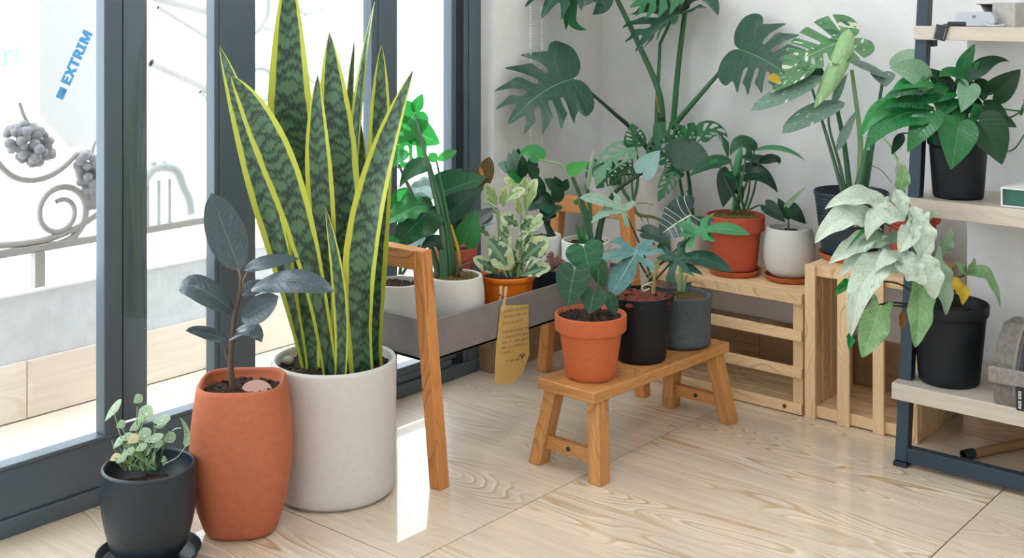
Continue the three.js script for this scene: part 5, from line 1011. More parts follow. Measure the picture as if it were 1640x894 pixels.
lf(p,'heart',[.004,.285,.075],[.007,.242,.095],[.003,.196,.102],0.089,[.507,.24,.828],'anthurium',{f:.1});
lf(p,'heart',[-.007,.28,-.034],[.008,.251,-.034],[.014,.219,-.038],0.058,[.86,.291,.42],'deep',{f:.1});
lf(p,'heart',[.036,.227,.035],[.04,.204,.05],[.039,.177,.059],0.070,[.535,.555,.637],'anthurium',{f:.1});
lf(p,'oval',[.031,.219,-.026],[.05,.193,-.023],[.06,.163,-.024],0.043,[.906,.303,.294],'anthurium',{f:.1});
p = pots.philo;
st(p,[[.026,.176,-.022],[.028,.226,-.024],[.038,.28,-.031],[.028,.308,-.024]],0.0061,0.0044,'straw');
st(p,[[.035,.243,-.029],[.038,.269,-.031],[.04,.287,-.034]],0.0054,0.0044,'pale');
st(p,[[.025,.201,-.021],[.003,.294,-.002],[-.034,.397,.028]],0.0032,0.0024,'dark');
st(p,[[.026,.196,-.022],[.001,.252,-.001],[.012,.297,.042]],0.0032,0.0024,'dark');
st(p,[[.031,.213,-.026],[.05,.24,-.042],[.08,.267,-.028]],0.0032,0.0024,'dark');
st(p,[[.035,.247,-.029],[.072,.291,-.061],[.121,.342,-.075]],0.0032,0.0024,'dark');
st(p,[[.039,.286,-.033],[.014,.31,-.037],[-.008,.334,-.033]],0.0032,0.0024,'dark');
st(p,[[-.012,.191,.036],[-.002,.233,.041],[.017,.284,.051]],0.0030,0.0022,'mid');
st(p,[[.035,.196,.01],[.033,.195,.037],[.031,.205,.04],[.04,.213,.006]],0.0025,0.0020,'white');
st(p,[[-.001,.213,.04],[.016,.228,.012],[.026,.24,-.022]],0.0017,0.0014,'straw');
st(p,[[.022,.2,.021],[.027,.218,.004],[.027,.233,-.023]],0.0017,0.0014,'straw');
lf(p,'lobed',[-.032,.399,.027],[-.073,.437,.074],[-.115,.437,.122],0.101,[.274,.74,.615],'philoPale',{f:.1,w:.06});
lf(p,'lance',[-.034,.399,.028],[-.06,.412,.076],[-.08,.372,.119],0.037,[.228,.784,.577],'philoPale');
lf(p,'lance',[-.036,.399,.03],[-.029,.413,.014],[-.024,.421,-.006],0.023,[.386,.8,.46],'philoPale');
lf(p,'lobed',[.02,.301,.048],[.026,.271,.09],[-.008,.189,.137],0.165,[.287,.667,.688],'philo',{f:.08,w:.04,tip:.3});
lf(p,'lance',[.018,.298,.05],[-.009,.298,.1],[-.042,.284,.14],0.035,[.35,.749,.562],'philo');
lf(p,'lance',[.015,.291,.052],[.035,.314,.034],[.051,.329,.01],0.034,[.423,.753,.504],'philo');
lf(p,'lobed',[.08,.268,-.028],[.143,.301,-.068],[.215,.245,-.115],0.149,[.46,.796,.393],'philoDark',{f:.1});
lf(p,'lance',[.098,.266,-.03],[.132,.257,-.041],[.161,.239,-.057],0.027,[.46,.796,.393],'philoDark');
lf(p,'lance',[.084,.273,-.031],[.064,.277,-.018],[.042,.275,-.009],0.022,[.386,.8,.46],'philoDark');
lf(p,'lobed',[.121,.343,-.075],[.188,.374,-.099],[.252,.344,-.146],0.114,[.442,.813,.378],'philoGreen',{f:.1});
lf(p,'lance',[.122,.343,-.076],[.102,.36,-.063],[.079,.37,-.053],0.029,[.386,.8,.46],'philoGreen');
lf(p,'lance',[.144,.344,-.081],[.163,.338,-.082],[.18,.328,-.086],0.024,[.386,.8,.46],'philoGreen');
lf(p,'lance',[.122,.342,-.076],[.113,.344,-.052],[.1,.341,-.032],0.027,[.386,.8,.46],'philoGreen');
lf(p,'heart',[-.006,.335,-.034],[.028,.334,-.05],[.057,.292,-.061],0.050,[.529,.704,.474],'dark');
lf(p,'blade',[-.006,.334,-.034],[-.013,.341,-.02],[-.022,.344,-.008],0.009,[.455,.707,.542],'dark');
p = pots.aloc;
st(p,[[-.005,.149,.004],[-.002,.23,.002],[.007,.309,-.006],[.024,.36,-.007]],0.0079,0.0039,'pale');
st(p,[[.002,.149,-.001],[.006,.174,-.005],[.011,.195,-.009]],0.0053,0.0021,'pale');
lf(p,'lance',[-.004,.155,-.023],[.004,.163,-.028],[.01,.169,-.034],0.015,[.455,.707,.542],'dark');
lf(p,'arrow',[.03,.368,.001],[.014,.351,.06],[-.019,.311,.107],0.143,[.462,.552,.694],'alocasia',{f:.08,w:.03});
p = pots.tall;
st(p,[[.017,.566,-.014],[.042,.607,-.035],[.06,.68,-.05],[.077,.774,-.065]],0.0229,0.0166,'dark','trunk');
st(p,[[.06,.647,-.024],[.079,.714,-.04],[.091,.796,-.05]],0.0187,0.0125,'dark','trunk');
st(p,[[.058,.67,-.049],[.001,.763,-.001],[-.033,.81,.041],[-.081,.873,.094]],0.0094,0.0054,'dark');
st(p,[[-.081,.873,.094],[-.095,.901,.132],[-.119,.927,.165]],0.0054,0.0046,'dark');
st(p,[[.084,.763,-.07],[.085,.879,-.045],[.02,1.044,-.017],[-.039,1.206,.033]],0.0104,0.0083,'mid');
st(p,[[.083,.816,-.056],[.079,.841,-.054],[.073,.874,-.048]],0.0083,0.0062,'yellow');
st(p,[[.066,.68,-.055],[.068,.836,-.057],[.065,1.043,-.08]],0.0094,0.0054,'mid');
st(p,[[.12,.776,-.074],[.143,.963,-.068],[.171,1.149,-.065]],0.0104,0.0083,'green');
st(p,[[.127,.768,-.055],[.213,.855,-.048],[.372,1.024,-.051]],0.0104,0.0054,'mid');
st(p,[[.065,1.043,-.08],[.12,1.128,-.062],[.157,1.231,-.054]],0.0054,0.0050,'mid');
lf(p,'splitleaf',[-.09,.932,.206],[-.133,.913,.308],[-.158,.803,.446],0.274,[.54,.286,.792],'monstera',{f:.06,w:.03,k:2,tip:.25});
lf(p,'splitleaf',[.378,1.034,-.056],[.472,1.007,-.07],[.552,.948,-.071],0.264,[.616,.287,.734],'monstera',{f:.05});
lf(p,'splitleaf',[.175,1.153,-.056],[.138,1.138,-.005],[.08,1.02,.09],0.276,[-.157,.795,.586],'monstera',{f:.35,w:.04});
lf(p,'heart',[.172,1.153,-.053],[.239,1.234,-.076],[.296,1.138,-.065],0.164,[.329,.942,.066],'monstera',{f:.25});
lf(p,'splitleaf',[.154,1.243,-.051],[.099,1.208,.012],[.032,1.165,.052],0.169,[.439,.309,.844],'monsteraGreen',{f:.1});
lf(p,'splitleaf',[.015,1.272,.013],[.085,1.218,-.001],[.135,1.159,-.035],0.129,[.702,.195,.685],'monsteraGreen',{f:.1});
lf(p,'splitleaf',[-.052,1.247,.083],[-.141,1.281,.145],[-.123,1.154,.325],0.311,[.334,.647,.685],'monstera',{f:.12,tip:.8});
lf(p,'lance',[-.154,1.227,.156],[-.14,1.16,.161],[-.147,1.089,.162],0.048,[.955,.196,.223],'monsteraGreen');
lf(p,'lance',[-.121,1.219,.128],[-.161,1.101,.181],[-.093,1.091,.117],0.047,[.955,.196,.223],'monsteraGreen');
lf(p,'lance',[-.058,1.223,.075],[-.075,1.2,.102],[-.101,1.169,.124],0.036,[.617,.647,.448],'silver');
st(p,[[.049,.612,.141],[.079,.582,.156],[.106,.54,.146]],0.0071,0.0054,'mid');
st(p,[[.106,.54,.146],[.118,.594,.136],[.116,.668,.125],[.109,.726,.13]],0.0062,0.0027,'mid');
st(p,[[.109,.55,.144],[.106,.614,.146],[.107,.669,.145],[.103,.709,.149]],0.0037,0.0025,'mid');
st(p,[[.106,.538,.146],[.121,.508,.133],[.152,.497,.094],[.174,.479,.063]],0.0062,0.0042,'olive','root');
st(p,[[.124,.51,.131],[.13,.491,.126],[.133,.483,.123]],0.0021,0.0012,'olive','root');
st(p,[[.142,.501,.115],[.146,.483,.113],[.15,.469,.109]],0.0021,0.0010,'olive','root');
st(p,[[.112,.54,.141],[.133,.544,.123],[.159,.538,.101]],0.0017,0.0010,'olive','root');
lf(p,'holed',[.109,.724,.13],[.109,.761,.138],[.1,.796,.138],0.074,[.686,.286,.669],'holed',{f:.1});
lf(p,'holed',[.106,.715,.146],[.055,.703,.215],[.041,.6,.253],0.095,[.134,.656,.743],'holedPale',{f:.1});
lf(p,'holed',[.053,.659,.164],[.034,.626,.189],[.007,.587,.203],0.078,[.504,.445,.74],'holed',{f:.1});
lf(p,'holed',[.088,.659,.135],[.069,.63,.159],[.04,.597,.176],0.072,[.727,.365,.582],'holed',{f:.1});
lf(p,'holed',[.009,.665,.188],[-.005,.644,.206],[-.025,.619,.216],0.053,[.523,.37,.768],'holed');
st(p,[[.106,.669,.146],[.082,.668,.153],[.053,.659,.164]],0.0025,0.0021,'mid');
p = pots.stone;
st(p,[[-.014,.038,.011],[-.018,.179,.015],[-.005,.302,.07]],0.0064,0.0044,'mid');
st(p,[[-.004,.038,.004],[-.001,.199,.001],[.011,.321,.043]],0.0090,0.0052,'green');
st(p,[[.002,.038,-.002],[.005,.169,-.004],[-.009,.229,.008]],0.0050,0.0024,'mid');
lf(p,'oval',[-.011,.372,.14],[.034,.357,.076],[.114,.331,.087],0.110,[.632,.371,.681],'bigGrey',{f:.05,w:.03});
lf(p,'holed',[-.01,.372,.061],[-.035,.413,.093],[-.07,.448,.111],0.117,[.54,.286,.792],'holed',{f:.08});
lf(p,'holed',[-.018,.374,.041],[.006,.414,.03],[.019,.45,.011],0.077,[.749,.282,.6],'holed',{f:.08});
lf(p,'holed',[.021,.387,.06],[.02,.414,.067],[.012,.438,.068],0.053,[.686,.286,.669],'bright',{f:.08});
lf(p,'holed',[-.057,.326,.113],[-.051,.382,.118],[-.051,.433,.108],0.071,[.264,.291,.919],'holed');
lf(p,'holed',[.013,.309,.12],[.008,.266,.161],[-.004,.216,.186],0.055,[.447,.365,.817],'holed',{f:.1});
lf(p,'holed',[.002,.31,.103],[.02,.3,.104],[.034,.286,.102],0.054,[.698,.477,.535],'holed');
lf(p,'holed',[-.001,.326,.105],[-.002,.307,.124],[-.008,.284,.137],0.043,[.562,.486,.67],'holed');
st(p,[[.011,.321,.043],[.021,.367,.022],[.039,.399,.006]],0.0028,0.0020,'mid');
lf(p,'holed',[.039,.405,.006],[.091,.466,-.037],[.106,.331,-.05],0.092,[.516,.848,.12],'holed',{f:.2});
p = pots.orange;
st(p,[[-.008,.178,.006],[-.012,.215,-.016],[-.002,.282,.001]],0.0042,0.0023,'pale');
st(p,[[-.003,.178,.003],[.025,.262,.005],[.028,.363,-.023]],0.0042,0.0023,'mid');
st(p,[[.001,.178,-.001],[.016,.257,-.04],[.046,.366,-.038]],0.0042,0.0023,'mid');
st(p,[[.006,.178,-.005],[.022,.254,.007],[.013,.347,-.011]],0.0042,0.0023,'green');
st(p,[[.01,.178,-.008],[-.009,.215,-.019],[-.013,.282,.011]],0.0042,0.0023,'pale');
st(p,[[.015,.178,-.012],[0,.243,.026],[-.04,.324,.034]],0.0042,0.0023,'mid');
st(p,[[.019,.178,-.016],[.021,.223,-.044],[.037,.297,-.031]],0.0042,0.0023,'mid');
st(p,[[.023,.178,-.02],[.019,.244,.01],[-.011,.328,.009]],0.0042,0.0023,'mid');
st(p,[[.028,.178,-.023],[.035,.236,-.055],[.056,.324,-.047]],0.0042,0.0023,'mid');
st(p,[[.044,.185,-.01],[.072,.2,-.021],[.1,.198,-.032]],0.0029,0.0021,'dark');
lf(p,'lance',[.013,.286,.028],[.025,.337,.028],[.031,.385,.013],0.033,[.307,.183,.934],'philoGreen',{c:1.4});
lf(p,'heart',[.038,.366,-.032],[.015,.419,0],[-.002,.35,.028],0.068,[.308,.796,.521],'deep');
lf(p,'lance',[.046,.364,-.038],[.125,.387,-.078],[.185,.337,-.103],0.059,[.21,.973,.091],'philoGreen');
lf(p,'lance',[-.002,.341,-.038],[.059,.321,-.082],[.11,.334,-.093],0.061,[.233,.932,.278],'deep');
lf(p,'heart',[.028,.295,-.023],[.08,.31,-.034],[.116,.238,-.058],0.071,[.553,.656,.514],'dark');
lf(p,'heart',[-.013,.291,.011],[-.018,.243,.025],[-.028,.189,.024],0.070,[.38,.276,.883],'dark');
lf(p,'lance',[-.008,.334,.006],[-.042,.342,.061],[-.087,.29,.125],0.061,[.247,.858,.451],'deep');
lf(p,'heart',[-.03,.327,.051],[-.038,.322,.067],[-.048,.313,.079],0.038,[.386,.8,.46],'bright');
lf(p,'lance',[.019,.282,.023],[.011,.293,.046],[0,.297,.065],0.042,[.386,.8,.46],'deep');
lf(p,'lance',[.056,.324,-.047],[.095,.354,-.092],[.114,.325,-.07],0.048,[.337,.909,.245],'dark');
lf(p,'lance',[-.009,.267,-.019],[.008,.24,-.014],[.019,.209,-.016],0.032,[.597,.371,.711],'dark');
p = pots.small;
st(p,[[-.002,.129,.001],[-.002,.17,.001],[-.006,.202,.005]],0.0030,0.0021,'mid');
lf(p,'heart',[-.042,.211,.062],[-.014,.192,.056],[.01,.166,.044],0.050,[.41,.656,.634],'dark');
lf(p,'lance',[-.003,.17,.003],[-.012,.203,.017],[-.026,.232,.022],0.034,[.369,.358,.858],'dark');
lf(p,'blade',[-.002,.204,.028],[.019,.235,.011],[.048,.269,-.014],0.017,[.754,.466,.463],'paleblade');
lf(p,'heart',[-.003,.2,.003],[.026,.182,-.003],[.048,.157,-.014],0.060,[.654,.588,.475],'dark');
lf(p,'lance',[.008,.17,.02],[.009,.193,.03],[.005,.213,.035],0.027,[.616,.287,.734],'deep');
p = pots.rib;
st(p,[[-.015,.162,.013],[-.039,.276,.033],[-.07,.47,.098],[-.083,.539,.122]],0.0066,0.0036,'grey');
st(p,[[-.01,.162,.008],[-.025,.258,.021],[-.05,.386,.042],[-.044,.438,.037]],0.0055,0.0030,'grey');
st(p,[[-.001,.162,.001],[-.015,.322,.013],[-.035,.468,.029],[-.025,.559,.021]],0.0091,0.0050,'mid');
st(p,[[.016,.162,-.013],[.021,.322,-.018],[.002,.537,-.001]],0.0100,0.0055,'pale');
st(p,[[.03,.162,-.025],[.049,.322,-.041],[.071,.508,-.06]],0.0082,0.0045,'mid');
st(p,[[.02,.167,.022],[.037,.235,.008],[.048,.307,-.001]],0.0146,0.0080,'mid');
st(p,[[.035,.264,-.029],[.066,.245,-.055],[.091,.209,-.076]],0.0018,0.0015,'straw');
lf(p,'monstera',[-.01,.627,-.018],[-.074,.602,.055],[-.138,.535,.155],0.200,[.173,.667,.725],'variegated',{f:.15});
lf(p,'lance',[.009,.658,.032],[.011,.552,.102],[-.047,.431,.144],0.084,[.301,.268,.915],'newLeaf',{c:1.5});
lf(p,'lance',[-.061,.554,.104],[-.1,.525,.171],[-.143,.474,.224],0.066,[.174,.83,.53],'variegated',{f:.1});
lf(p,'oval',[-.063,.54,.053],[-.082,.525,.089],[-.109,.502,.118],0.051,[.514,.6,.613],'dark');
lf(p,'oval',[-.043,.522,.101],[-.097,.481,.192],[-.177,.426,.279],0.073,[.228,.784,.577],'speckled',{f:.08});
lf(p,'oval',[.008,.446,.059],[-.053,.423,.155],[-.107,.362,.221],0.076,[.228,.784,.577],'speckled',{f:.08});
lf(p,'lance',[-.12,.513,.205],[-.131,.518,.224],[-.145,.517,.239],0.039,[.455,.707,.542],'yellow');
lf(p,'lance',[-.023,.438,.071],[-.008,.486,.061],[.005,.528,.035],0.025,[.133,.303,.944],'speckled');
lf(p,'lance',[-.01,.306,.074],[.016,.369,.064],[.035,.425,.036],0.028,[.264,.291,.919],'speckled');
lf(p,'oval',[.087,.515,-.073],[.034,.532,-.028],[-.014,.568,.012],0.113,[.24,.962,.129],'speckled');
lf(p,'heart',[.077,.527,-.038],[.089,.511,-.025],[.097,.49,-.016],0.073,[.588,.597,.546],'speckled');
lf(p,'oval',[.085,.551,-.072],[.127,.577,-.093],[.162,.592,-.123],0.048,[.455,.707,.542],'syngoniumGrey');
lf(p,'lance',[-.102,.54,.085],[-.127,.534,.134],[-.157,.515,.171],0.052,[.294,.693,.658],'variegated');
p = pots.pothos;
lf(p,'heart',[-.033,.311,.132],[-.054,.334,.189],[-.087,.345,.23],0.093,[.462,.552,.694],'pothosPale',{f:.16,tip:.25});
st(p,[[-.029,.136,.025],[-.032,.318,.079],[-.033,.311,.132]],0.0029,0.0020,'green');
lf(p,'heart',[-.032,.309,.158],[-.051,.307,.208],[-.077,.29,.247],0.057,[.308,.796,.521],'pothosBright',{f:.16,tip:.25});
st(p,[[-.021,.136,.017],[-.026,.315,.087],[-.032,.309,.158]],0.0029,0.0020,'mid');
lf(p,'heart',[-.024,.291,.138],[-.058,.291,.202],[-.1,.267,.253],0.065,[.247,.858,.451],'pothos',{f:.16,tip:.25});
st(p,[[-.012,.136,.01],[-.015,.295,.071],[-.024,.291,.138]],0.0029,0.0020,'green');
lf(p,'heart',[-.03,.252,.156],[-.054,.26,.211],[-.086,.249,.255],0.063,[.308,.796,.521],'pothos',{f:.16,tip:.25});
st(p,[[-.027,.136,.023],[-.03,.251,.091],[-.03,.252,.156]],0.0029,0.0020,'mid');
lf(p,'heart',[-.088,.243,.204],[-.123,.247,.233],[-.14,.167,.3],0.058,[.272,.575,.772],'pothosBright',{f:.16,tip:.25});
st(p,[[-.018,.136,.015],[-.054,.241,.11],[-.088,.243,.204]],0.0029,0.0020,'green');
lf(p,'heart',[-.039,.232,.189],[-.089,.234,.231],[-.122,.141,.311],0.098,[.229,.68,.696],'pothos',{f:.16,tip:.25});
st(p,[[-.009,.136,.008],[-.023,.228,.098],[-.039,.232,.189]],0.0029,0.0020,'mid');
lf(p,'heart',[-.006,.228,.175],[-.016,.19,.222],[-.035,.138,.251],0.072,[.387,.545,.744],'pothos',{f:.16,tip:.25});
st(p,[[-.024,.136,.02],[-.019,.223,.101],[-.006,.228,.175]],0.0029,0.0020,'green');
lf(p,'heart',[.05,.201,.141],[.057,.155,.174],[.052,.096,.192],0.099,[.543,.534,.648],'pothos',{f:.16,tip:.25});
st(p,[[-.016,.136,.013],[.016,.192,.078],[.05,.201,.141]],0.0029,0.0020,'mid');
lf(p,'heart',[.05,.217,.089],[.04,.203,.132],[.023,.176,.164],0.060,[.41,.656,.634],'pothos',{f:.16,tip:.25});
st(p,[[-.007,.136,.006],[.022,.213,.046],[.05,.217,.089]],0.0029,0.0020,'green');
lf(p,'heart',[.006,.279,.099],[-.013,.271,.15],[-.039,.247,.189],0.058,[.35,.749,.562],'pothos',{f:.16,tip:.25});
st(p,[[-.022,.136,.018],[-.012,.282,.062],[.006,.279,.099]],0.0029,0.0020,'mid');
lf(p,'heart',[-.013,.276,.037],[-.023,.312,.084],[-.044,.341,.115],0.062,[.523,.37,.768],'pothosDark',{f:.16,tip:.25});
st(p,[[-.013,.136,.011],[-.016,.282,.026],[-.013,.276,.037]],0.0029,0.0020,'green');
lf(p,'heart',[.029,.305,.028],[.003,.331,.05],[-.008,.322,.111],0.076,[.326,.862,.388],'pothos',{f:.16,tip:.25});
st(p,[[-.028,.136,.024],[.012,.313,.016],[.029,.305,.028]],0.0029,0.0020,'mid');
lf(p,'lance',[-.001,.32,.001],[.028,.363,.014],[.048,.401,.012],0.036,[.461,.282,.842],'pothos',{f:.16,tip:.25});
st(p,[[-.019,.136,.016],[-.016,.331,.013],[-.001,.32,.001]],0.0029,0.0020,'green');
lf(p,'lance',[.025,.302,.018],[.069,.366,-.018],[.125,.361,-.013],0.048,[.529,.704,.474],'pothosDark',{f:.16,tip:.25});
st(p,[[-.011,.136,.009],[.004,.311,.017],[.025,.302,.018]],0.0029,0.0020,'mid');
lf(p,'lance',[.009,.313,-.008],[.037,.337,.003],[.057,.356,.004],0.029,[.597,.371,.711],'pothos',{f:.16,tip:.25});
st(p,[[-.026,.136,.021],[.002,.324,-.002],[.009,.313,-.008]],0.0029,0.0020,'green');
lf(p,'heart',[.025,.297,-.047],[.047,.277,-.032],[.06,.251,-.024],0.071,[.727,.365,.582],'pothosDark',{f:.16,tip:.25});
st(p,[[-.017,.136,.014],[-.003,.307,-.011],[.025,.297,-.047]],0.0029,0.0020,'mid');
lf(p,'heart',[.072,.269,-.06],[.112,.306,-.057],[.138,.335,-.064],0.070,[.727,.365,.582],'pothosDark',{f:.16,tip:.25});
st(p,[[-.008,.136,.007],[.027,.276,-.023],[.072,.269,-.06]],0.0029,0.0020,'green');
lf(p,'heart',[.061,.238,-.025],[.095,.23,-.021],[.12,.213,-.023],0.061,[.617,.647,.448],'pothosDark',{f:.16,tip:.25});
st(p,[[-.023,.136,.019],[.028,.241,-.01],[.061,.238,-.025]],0.0029,0.0020,'mid');
lf(p,'heart',[.076,.205,-.011],[.114,.203,-.011],[.144,.191,-.016],0.073,[.597,.693,.404],'pothosDark',{f:.16,tip:.25});
st(p,[[-.014,.136,.012],[.023,.203,.007],[.076,.205,-.011]],0.0029,0.0020,'green');
lf(p,'heart',[.077,.205,.066],[.116,.159,.073],[.137,.103,.068],0.131,[.728,.454,.514],'pothosDark',{f:.16,tip:.25});
st(p,[[-.029,.136,.025],[.03,.198,.04],[.077,.205,.066]],0.0029,0.0020,'mid');
lf(p,'heart',[.053,.203,.06],[.069,.229,.08],[.075,.251,.094],0.088,[.785,.389,.482],'pothosBright',{f:.16,tip:.25});
st(p,[[-.021,.136,.017],[.024,.197,.032],[.053,.203,.06]],0.0029,0.0020,'green');
lf(p,'heart',[.047,.294,.052],[.051,.267,.084],[.046,.231,.105],0.058,[.535,.555,.637],'pothosPale',{f:.16,tip:.25});
st(p,[[-.012,.136,.01],[.008,.3,.039],[.047,.294,.052]],0.0029,0.0020,'mid');
lf(p,'lance',[-.087,.173,.151],[-.086,.151,.186],[-.093,.123,.208],0.027,[.447,.365,.817],'pothosDark',{f:.16,tip:.25});
st(p,[[-.027,.136,.023],[-.053,.166,.084],[-.087,.173,.151]],0.0029,0.0020,'green');
lf(p,'heart',[.011,.26,.095],[.01,.242,.13],[.002,.216,.155],0.054,[.462,.552,.694],'pothos',{f:.16,tip:.25});
st(p,[[-.018,.136,.015],[.003,.261,.05],[.011,.26,.095]],0.0029,0.0020,'mid');
lf(p,'heart',[.009,.24,.045],[.029,.221,.061],[.042,.196,.069],0.058,[.562,.486,.67],'pothosDark',{f:.16,tip:.25});
st(p,[[-.009,.136,.008],[-.011,.242,.035],[.009,.24,.045]],0.0029,0.0020,'green');
lf(p,'heart',[-.043,.269,.036],[-.026,.25,.054],[-.016,.224,.065],0.064,[.514,.6,.613],'pothosDark',{f:.16,tip:.25});
st(p,[[-.024,.136,.02],[-.031,.276,.026],[-.043,.269,.036]],0.0029,0.0020,'mid');
lf(p,'heart',[0,.251,-.026],[.036,.233,-.022],[.064,.206,-.027],0.074,[.588,.597,.546],'pothosDark',{f:.16,tip:.25});
st(p,[[-.016,.136,.013],[-.003,.257,-.011],[0,.251,-.026]],0.0029,0.0020,'green');
lf(p,'lance',[-.03,.19,.156],[-.007,.174,.169],[.009,.153,.175],0.027,[.485,.483,.729],'pothos',{f:.16,tip:.25});
st(p,[[-.007,.136,.006],[-.03,.183,.091],[-.03,.19,.156]],0.0029,0.0020,'mid');
lf(p,'lance',[.123,.224,-.103],[.137,.243,-.084],[.145,.256,-.069],0.054,[.692,.518,.502],'pothosDark',{f:.16,tip:.25});
st(p,[[-.022,.136,.018],[.052,.226,-.044],[.123,.224,-.103]],0.0029,0.0020,'green');
st(p,[[.054,.145,-.019],[.094,.122,-.052],[.116,.125,-.071],[.141,.167,-.092]],0.0026,0.0021,'mid');
st(p,[[.057,.188,-.048],[.103,.206,-.086],[.132,.227,-.111]],0.0033,0.0026,'mid');
p = pots.syn;
st(p,[[-.024,.179,.02],[-.04,.279,.073],[-.052,.38,.122],[-.079,.501,.105],[-.098,.557,.082]],0.0054,0.0035,'mid');
st(p,[[-.053,.194,.071],[-.097,.21,.133],[-.149,.196,.203]],0.0026,0.0019,'black');
st(p,[[-.051,.19,.069],[-.078,.204,.131],[-.1,.215,.188]],0.0026,0.0019,'black');
st(p,[[-.04,.215,.073],[-.082,.257,.121],[-.126,.265,.158]],0.0029,0.0021,'dark');
st(p,[[-.015,.192,.012],[-.013,.272,.011],[-.018,.323,.015]],0.0027,0.0019,'black');
st(p,[[-.012,.192,.01],[-.006,.248,.005],[.034,.272,-.029]],0.0026,0.0019,'black');
st(p,[[-.03,.208,.09],[-.031,.238,.104],[-.029,.263,.116]],0.0026,0.0019,'mid');
st(p,[[-.098,.557,.082],[-.126,.602,.079],[-.151,.627,.075]],0.0038,0.0022,'pale');
lf(p,'lance',[-.088,.452,.178],[-.131,.513,.247],[-.196,.462,.308],0.059,[.41,.656,.634],'syngonium',{f:0.45,w:.13,k:2.4,ph:0.0,tip:.3});
lf(p,'lance',[-.07,.452,.163],[-.085,.464,.2],[-.104,.467,.231],0.050,[.308,.796,.521],'syngonium',{f:0.45,w:.13,k:2.4,ph:3.0,tip:.3});
lf(p,'spear',[-.108,.431,.221],[-.156,.47,.294],[-.206,.38,.342],0.067,[.425,.633,.647],'syngonium',{f:0.26,w:.13,k:2.4,ph:0.0,tip:.3});
lf(p,'lance',[-.095,.432,.198],[-.113,.431,.237],[-.136,.419,.271],0.035,[.386,.8,.46],'syngonium',{f:0.45,w:.13,k:2.4,ph:2.0,tip:.3});
lf(p,'lance',[-.042,.433,.179],[-.095,.482,.256],[-.103,.386,.269],0.059,[.41,.656,.634],'syngonium',{f:0.20,w:.13,k:2.4,ph:4.0,tip:.3});
lf(p,'blade',[-.063,.448,.183],[-.103,.439,.249],[-.145,.363,.291],0.015,[.528,.784,.325],'pothosBright',{f:0.33,w:.13,k:2.4,ph:2.0,tip:.3});
lf(p,'spear',[-.103,.391,.217],[-.136,.369,.275],[-.178,.332,.319],0.053,[.397,.681,.615],'syngonium',{f:0.45,w:.13,k:2.4,ph:4.0,tip:.3});
lf(p,'lance',[-.07,.378,.189],[-.094,.402,.242],[-.131,.346,.279],0.051,[.386,.8,.46],'syngoniumGrey',{f:0.20,w:.13,k:2.4,ph:2.0,tip:.3});
lf(p,'lance',[-.124,.364,.222],[-.141,.335,.264],[-.163,.296,.294],0.039,[.272,.575,.772],'syngonium',{f:0.26,w:.13,k:2.4,ph:2.0,tip:.3});
lf(p,'spear',[-.051,.332,.212],[-.115,.344,.299],[-.124,.155,.313],0.077,[.349,.54,.766],'syngonium',{f:0.33,w:.13,k:2.4,ph:2.0,tip:.3});
lf(p,'lance',[-.039,.332,.202],[-.054,.368,.247],[-.081,.314,.277],0.047,[.326,.862,.388],'syngonium',{f:0.33,w:.13,k:2.4,ph:0.0,tip:.3});
lf(p,'lance',[-.154,.276,.234],[-.164,.265,.266],[-.176,.246,.291],0.029,[.294,.693,.658],'pothosBright',{f:0.33,w:.13,k:2.4,ph:4.0,tip:.3});
lf(p,'lance',[-.146,.152,.266],[-.139,.137,.284],[-.136,.12,.297],0.021,[.616,.287,.734],'pothosBright',{f:0.45,w:.13,k:2.4,ph:0.0,tip:.3});
lf(p,'spear',[-.085,.222,.228],[-.091,.167,.265],[-.107,.103,.286],0.074,[.514,.409,.754],'syngoniumGreen',{f:0.20,w:.13,k:2.4,ph:0.0,tip:.3});
lf(p,'spear',[-.006,.278,.175],[.003,.209,.202],[-.003,.129,.211],0.064,[.586,.41,.699],'syngoniumGreen',{f:0.39,w:.13,k:2.4,ph:4.0,tip:.3});
lf(p,'spear',[-.002,.347,.185],[.023,.302,.193],[.038,.25,.19],0.071,[.641,.445,.625],'syngonium',{f:0.39,w:.13,k:2.4,ph:4.0,tip:.3});
lf(p,'spear',[-.033,.33,.224],[-.002,.313,.222],[.025,.289,.214],0.065,[.484,.659,.577],'syngonium',{f:0.39,w:.13,k:2.4,ph:4.0,tip:.3});
lf(p,'spear',[.001,.334,.104],[.028,.268,.114],[.038,.195,.112],0.057,[.78,.358,.513],'syngoniumGrey',{f:0.33,w:.13,k:2.4,ph:2.0,tip:.3});
lf(p,'spear',[-.024,.416,.177],[-.028,.392,.207],[-.038,.361,.228],0.052,[.462,.552,.694],'syngonium',{f:0.45,w:.13,k:2.4,ph:4.0,tip:.3});
lf(p,'spear',[-.016,.433,.157],[-.001,.384,.175],[.002,.328,.181],0.064,[.665,.37,.649],'syngonium',{f:0.45,w:.13,k:2.4,ph:2.0,tip:.3});
lf(p,'lance',[-.077,.502,.156],[-.058,.468,.167],[-.047,.431,.17],0.044,[.686,.286,.669],'syngonium',{f:0.39,w:.13,k:2.4,ph:0.0,tip:.3});
lf(p,'lance',[-.073,.496,.139],[-.058,.533,.154],[-.05,.566,.16],0.038,[.54,.286,.792],'syngoniumGreen',{f:0.33,w:.13,k:2.4,ph:1.0,tip:.3});
lf(p,'lance',[-.088,.529,.113],[-.078,.555,.13],[-.074,.579,.14],0.024,[.616,.287,.734],'syngonium',{f:0.26,w:.13,k:2.4,ph:4.0,tip:.3});
lf(p,'lance',[-.045,.381,.168],[-.04,.36,.19],[-.041,.335,.204],0.029,[.597,.371,.711],'deep',{f:0.33,w:.13,k:2.4,ph:5.0,tip:.3});
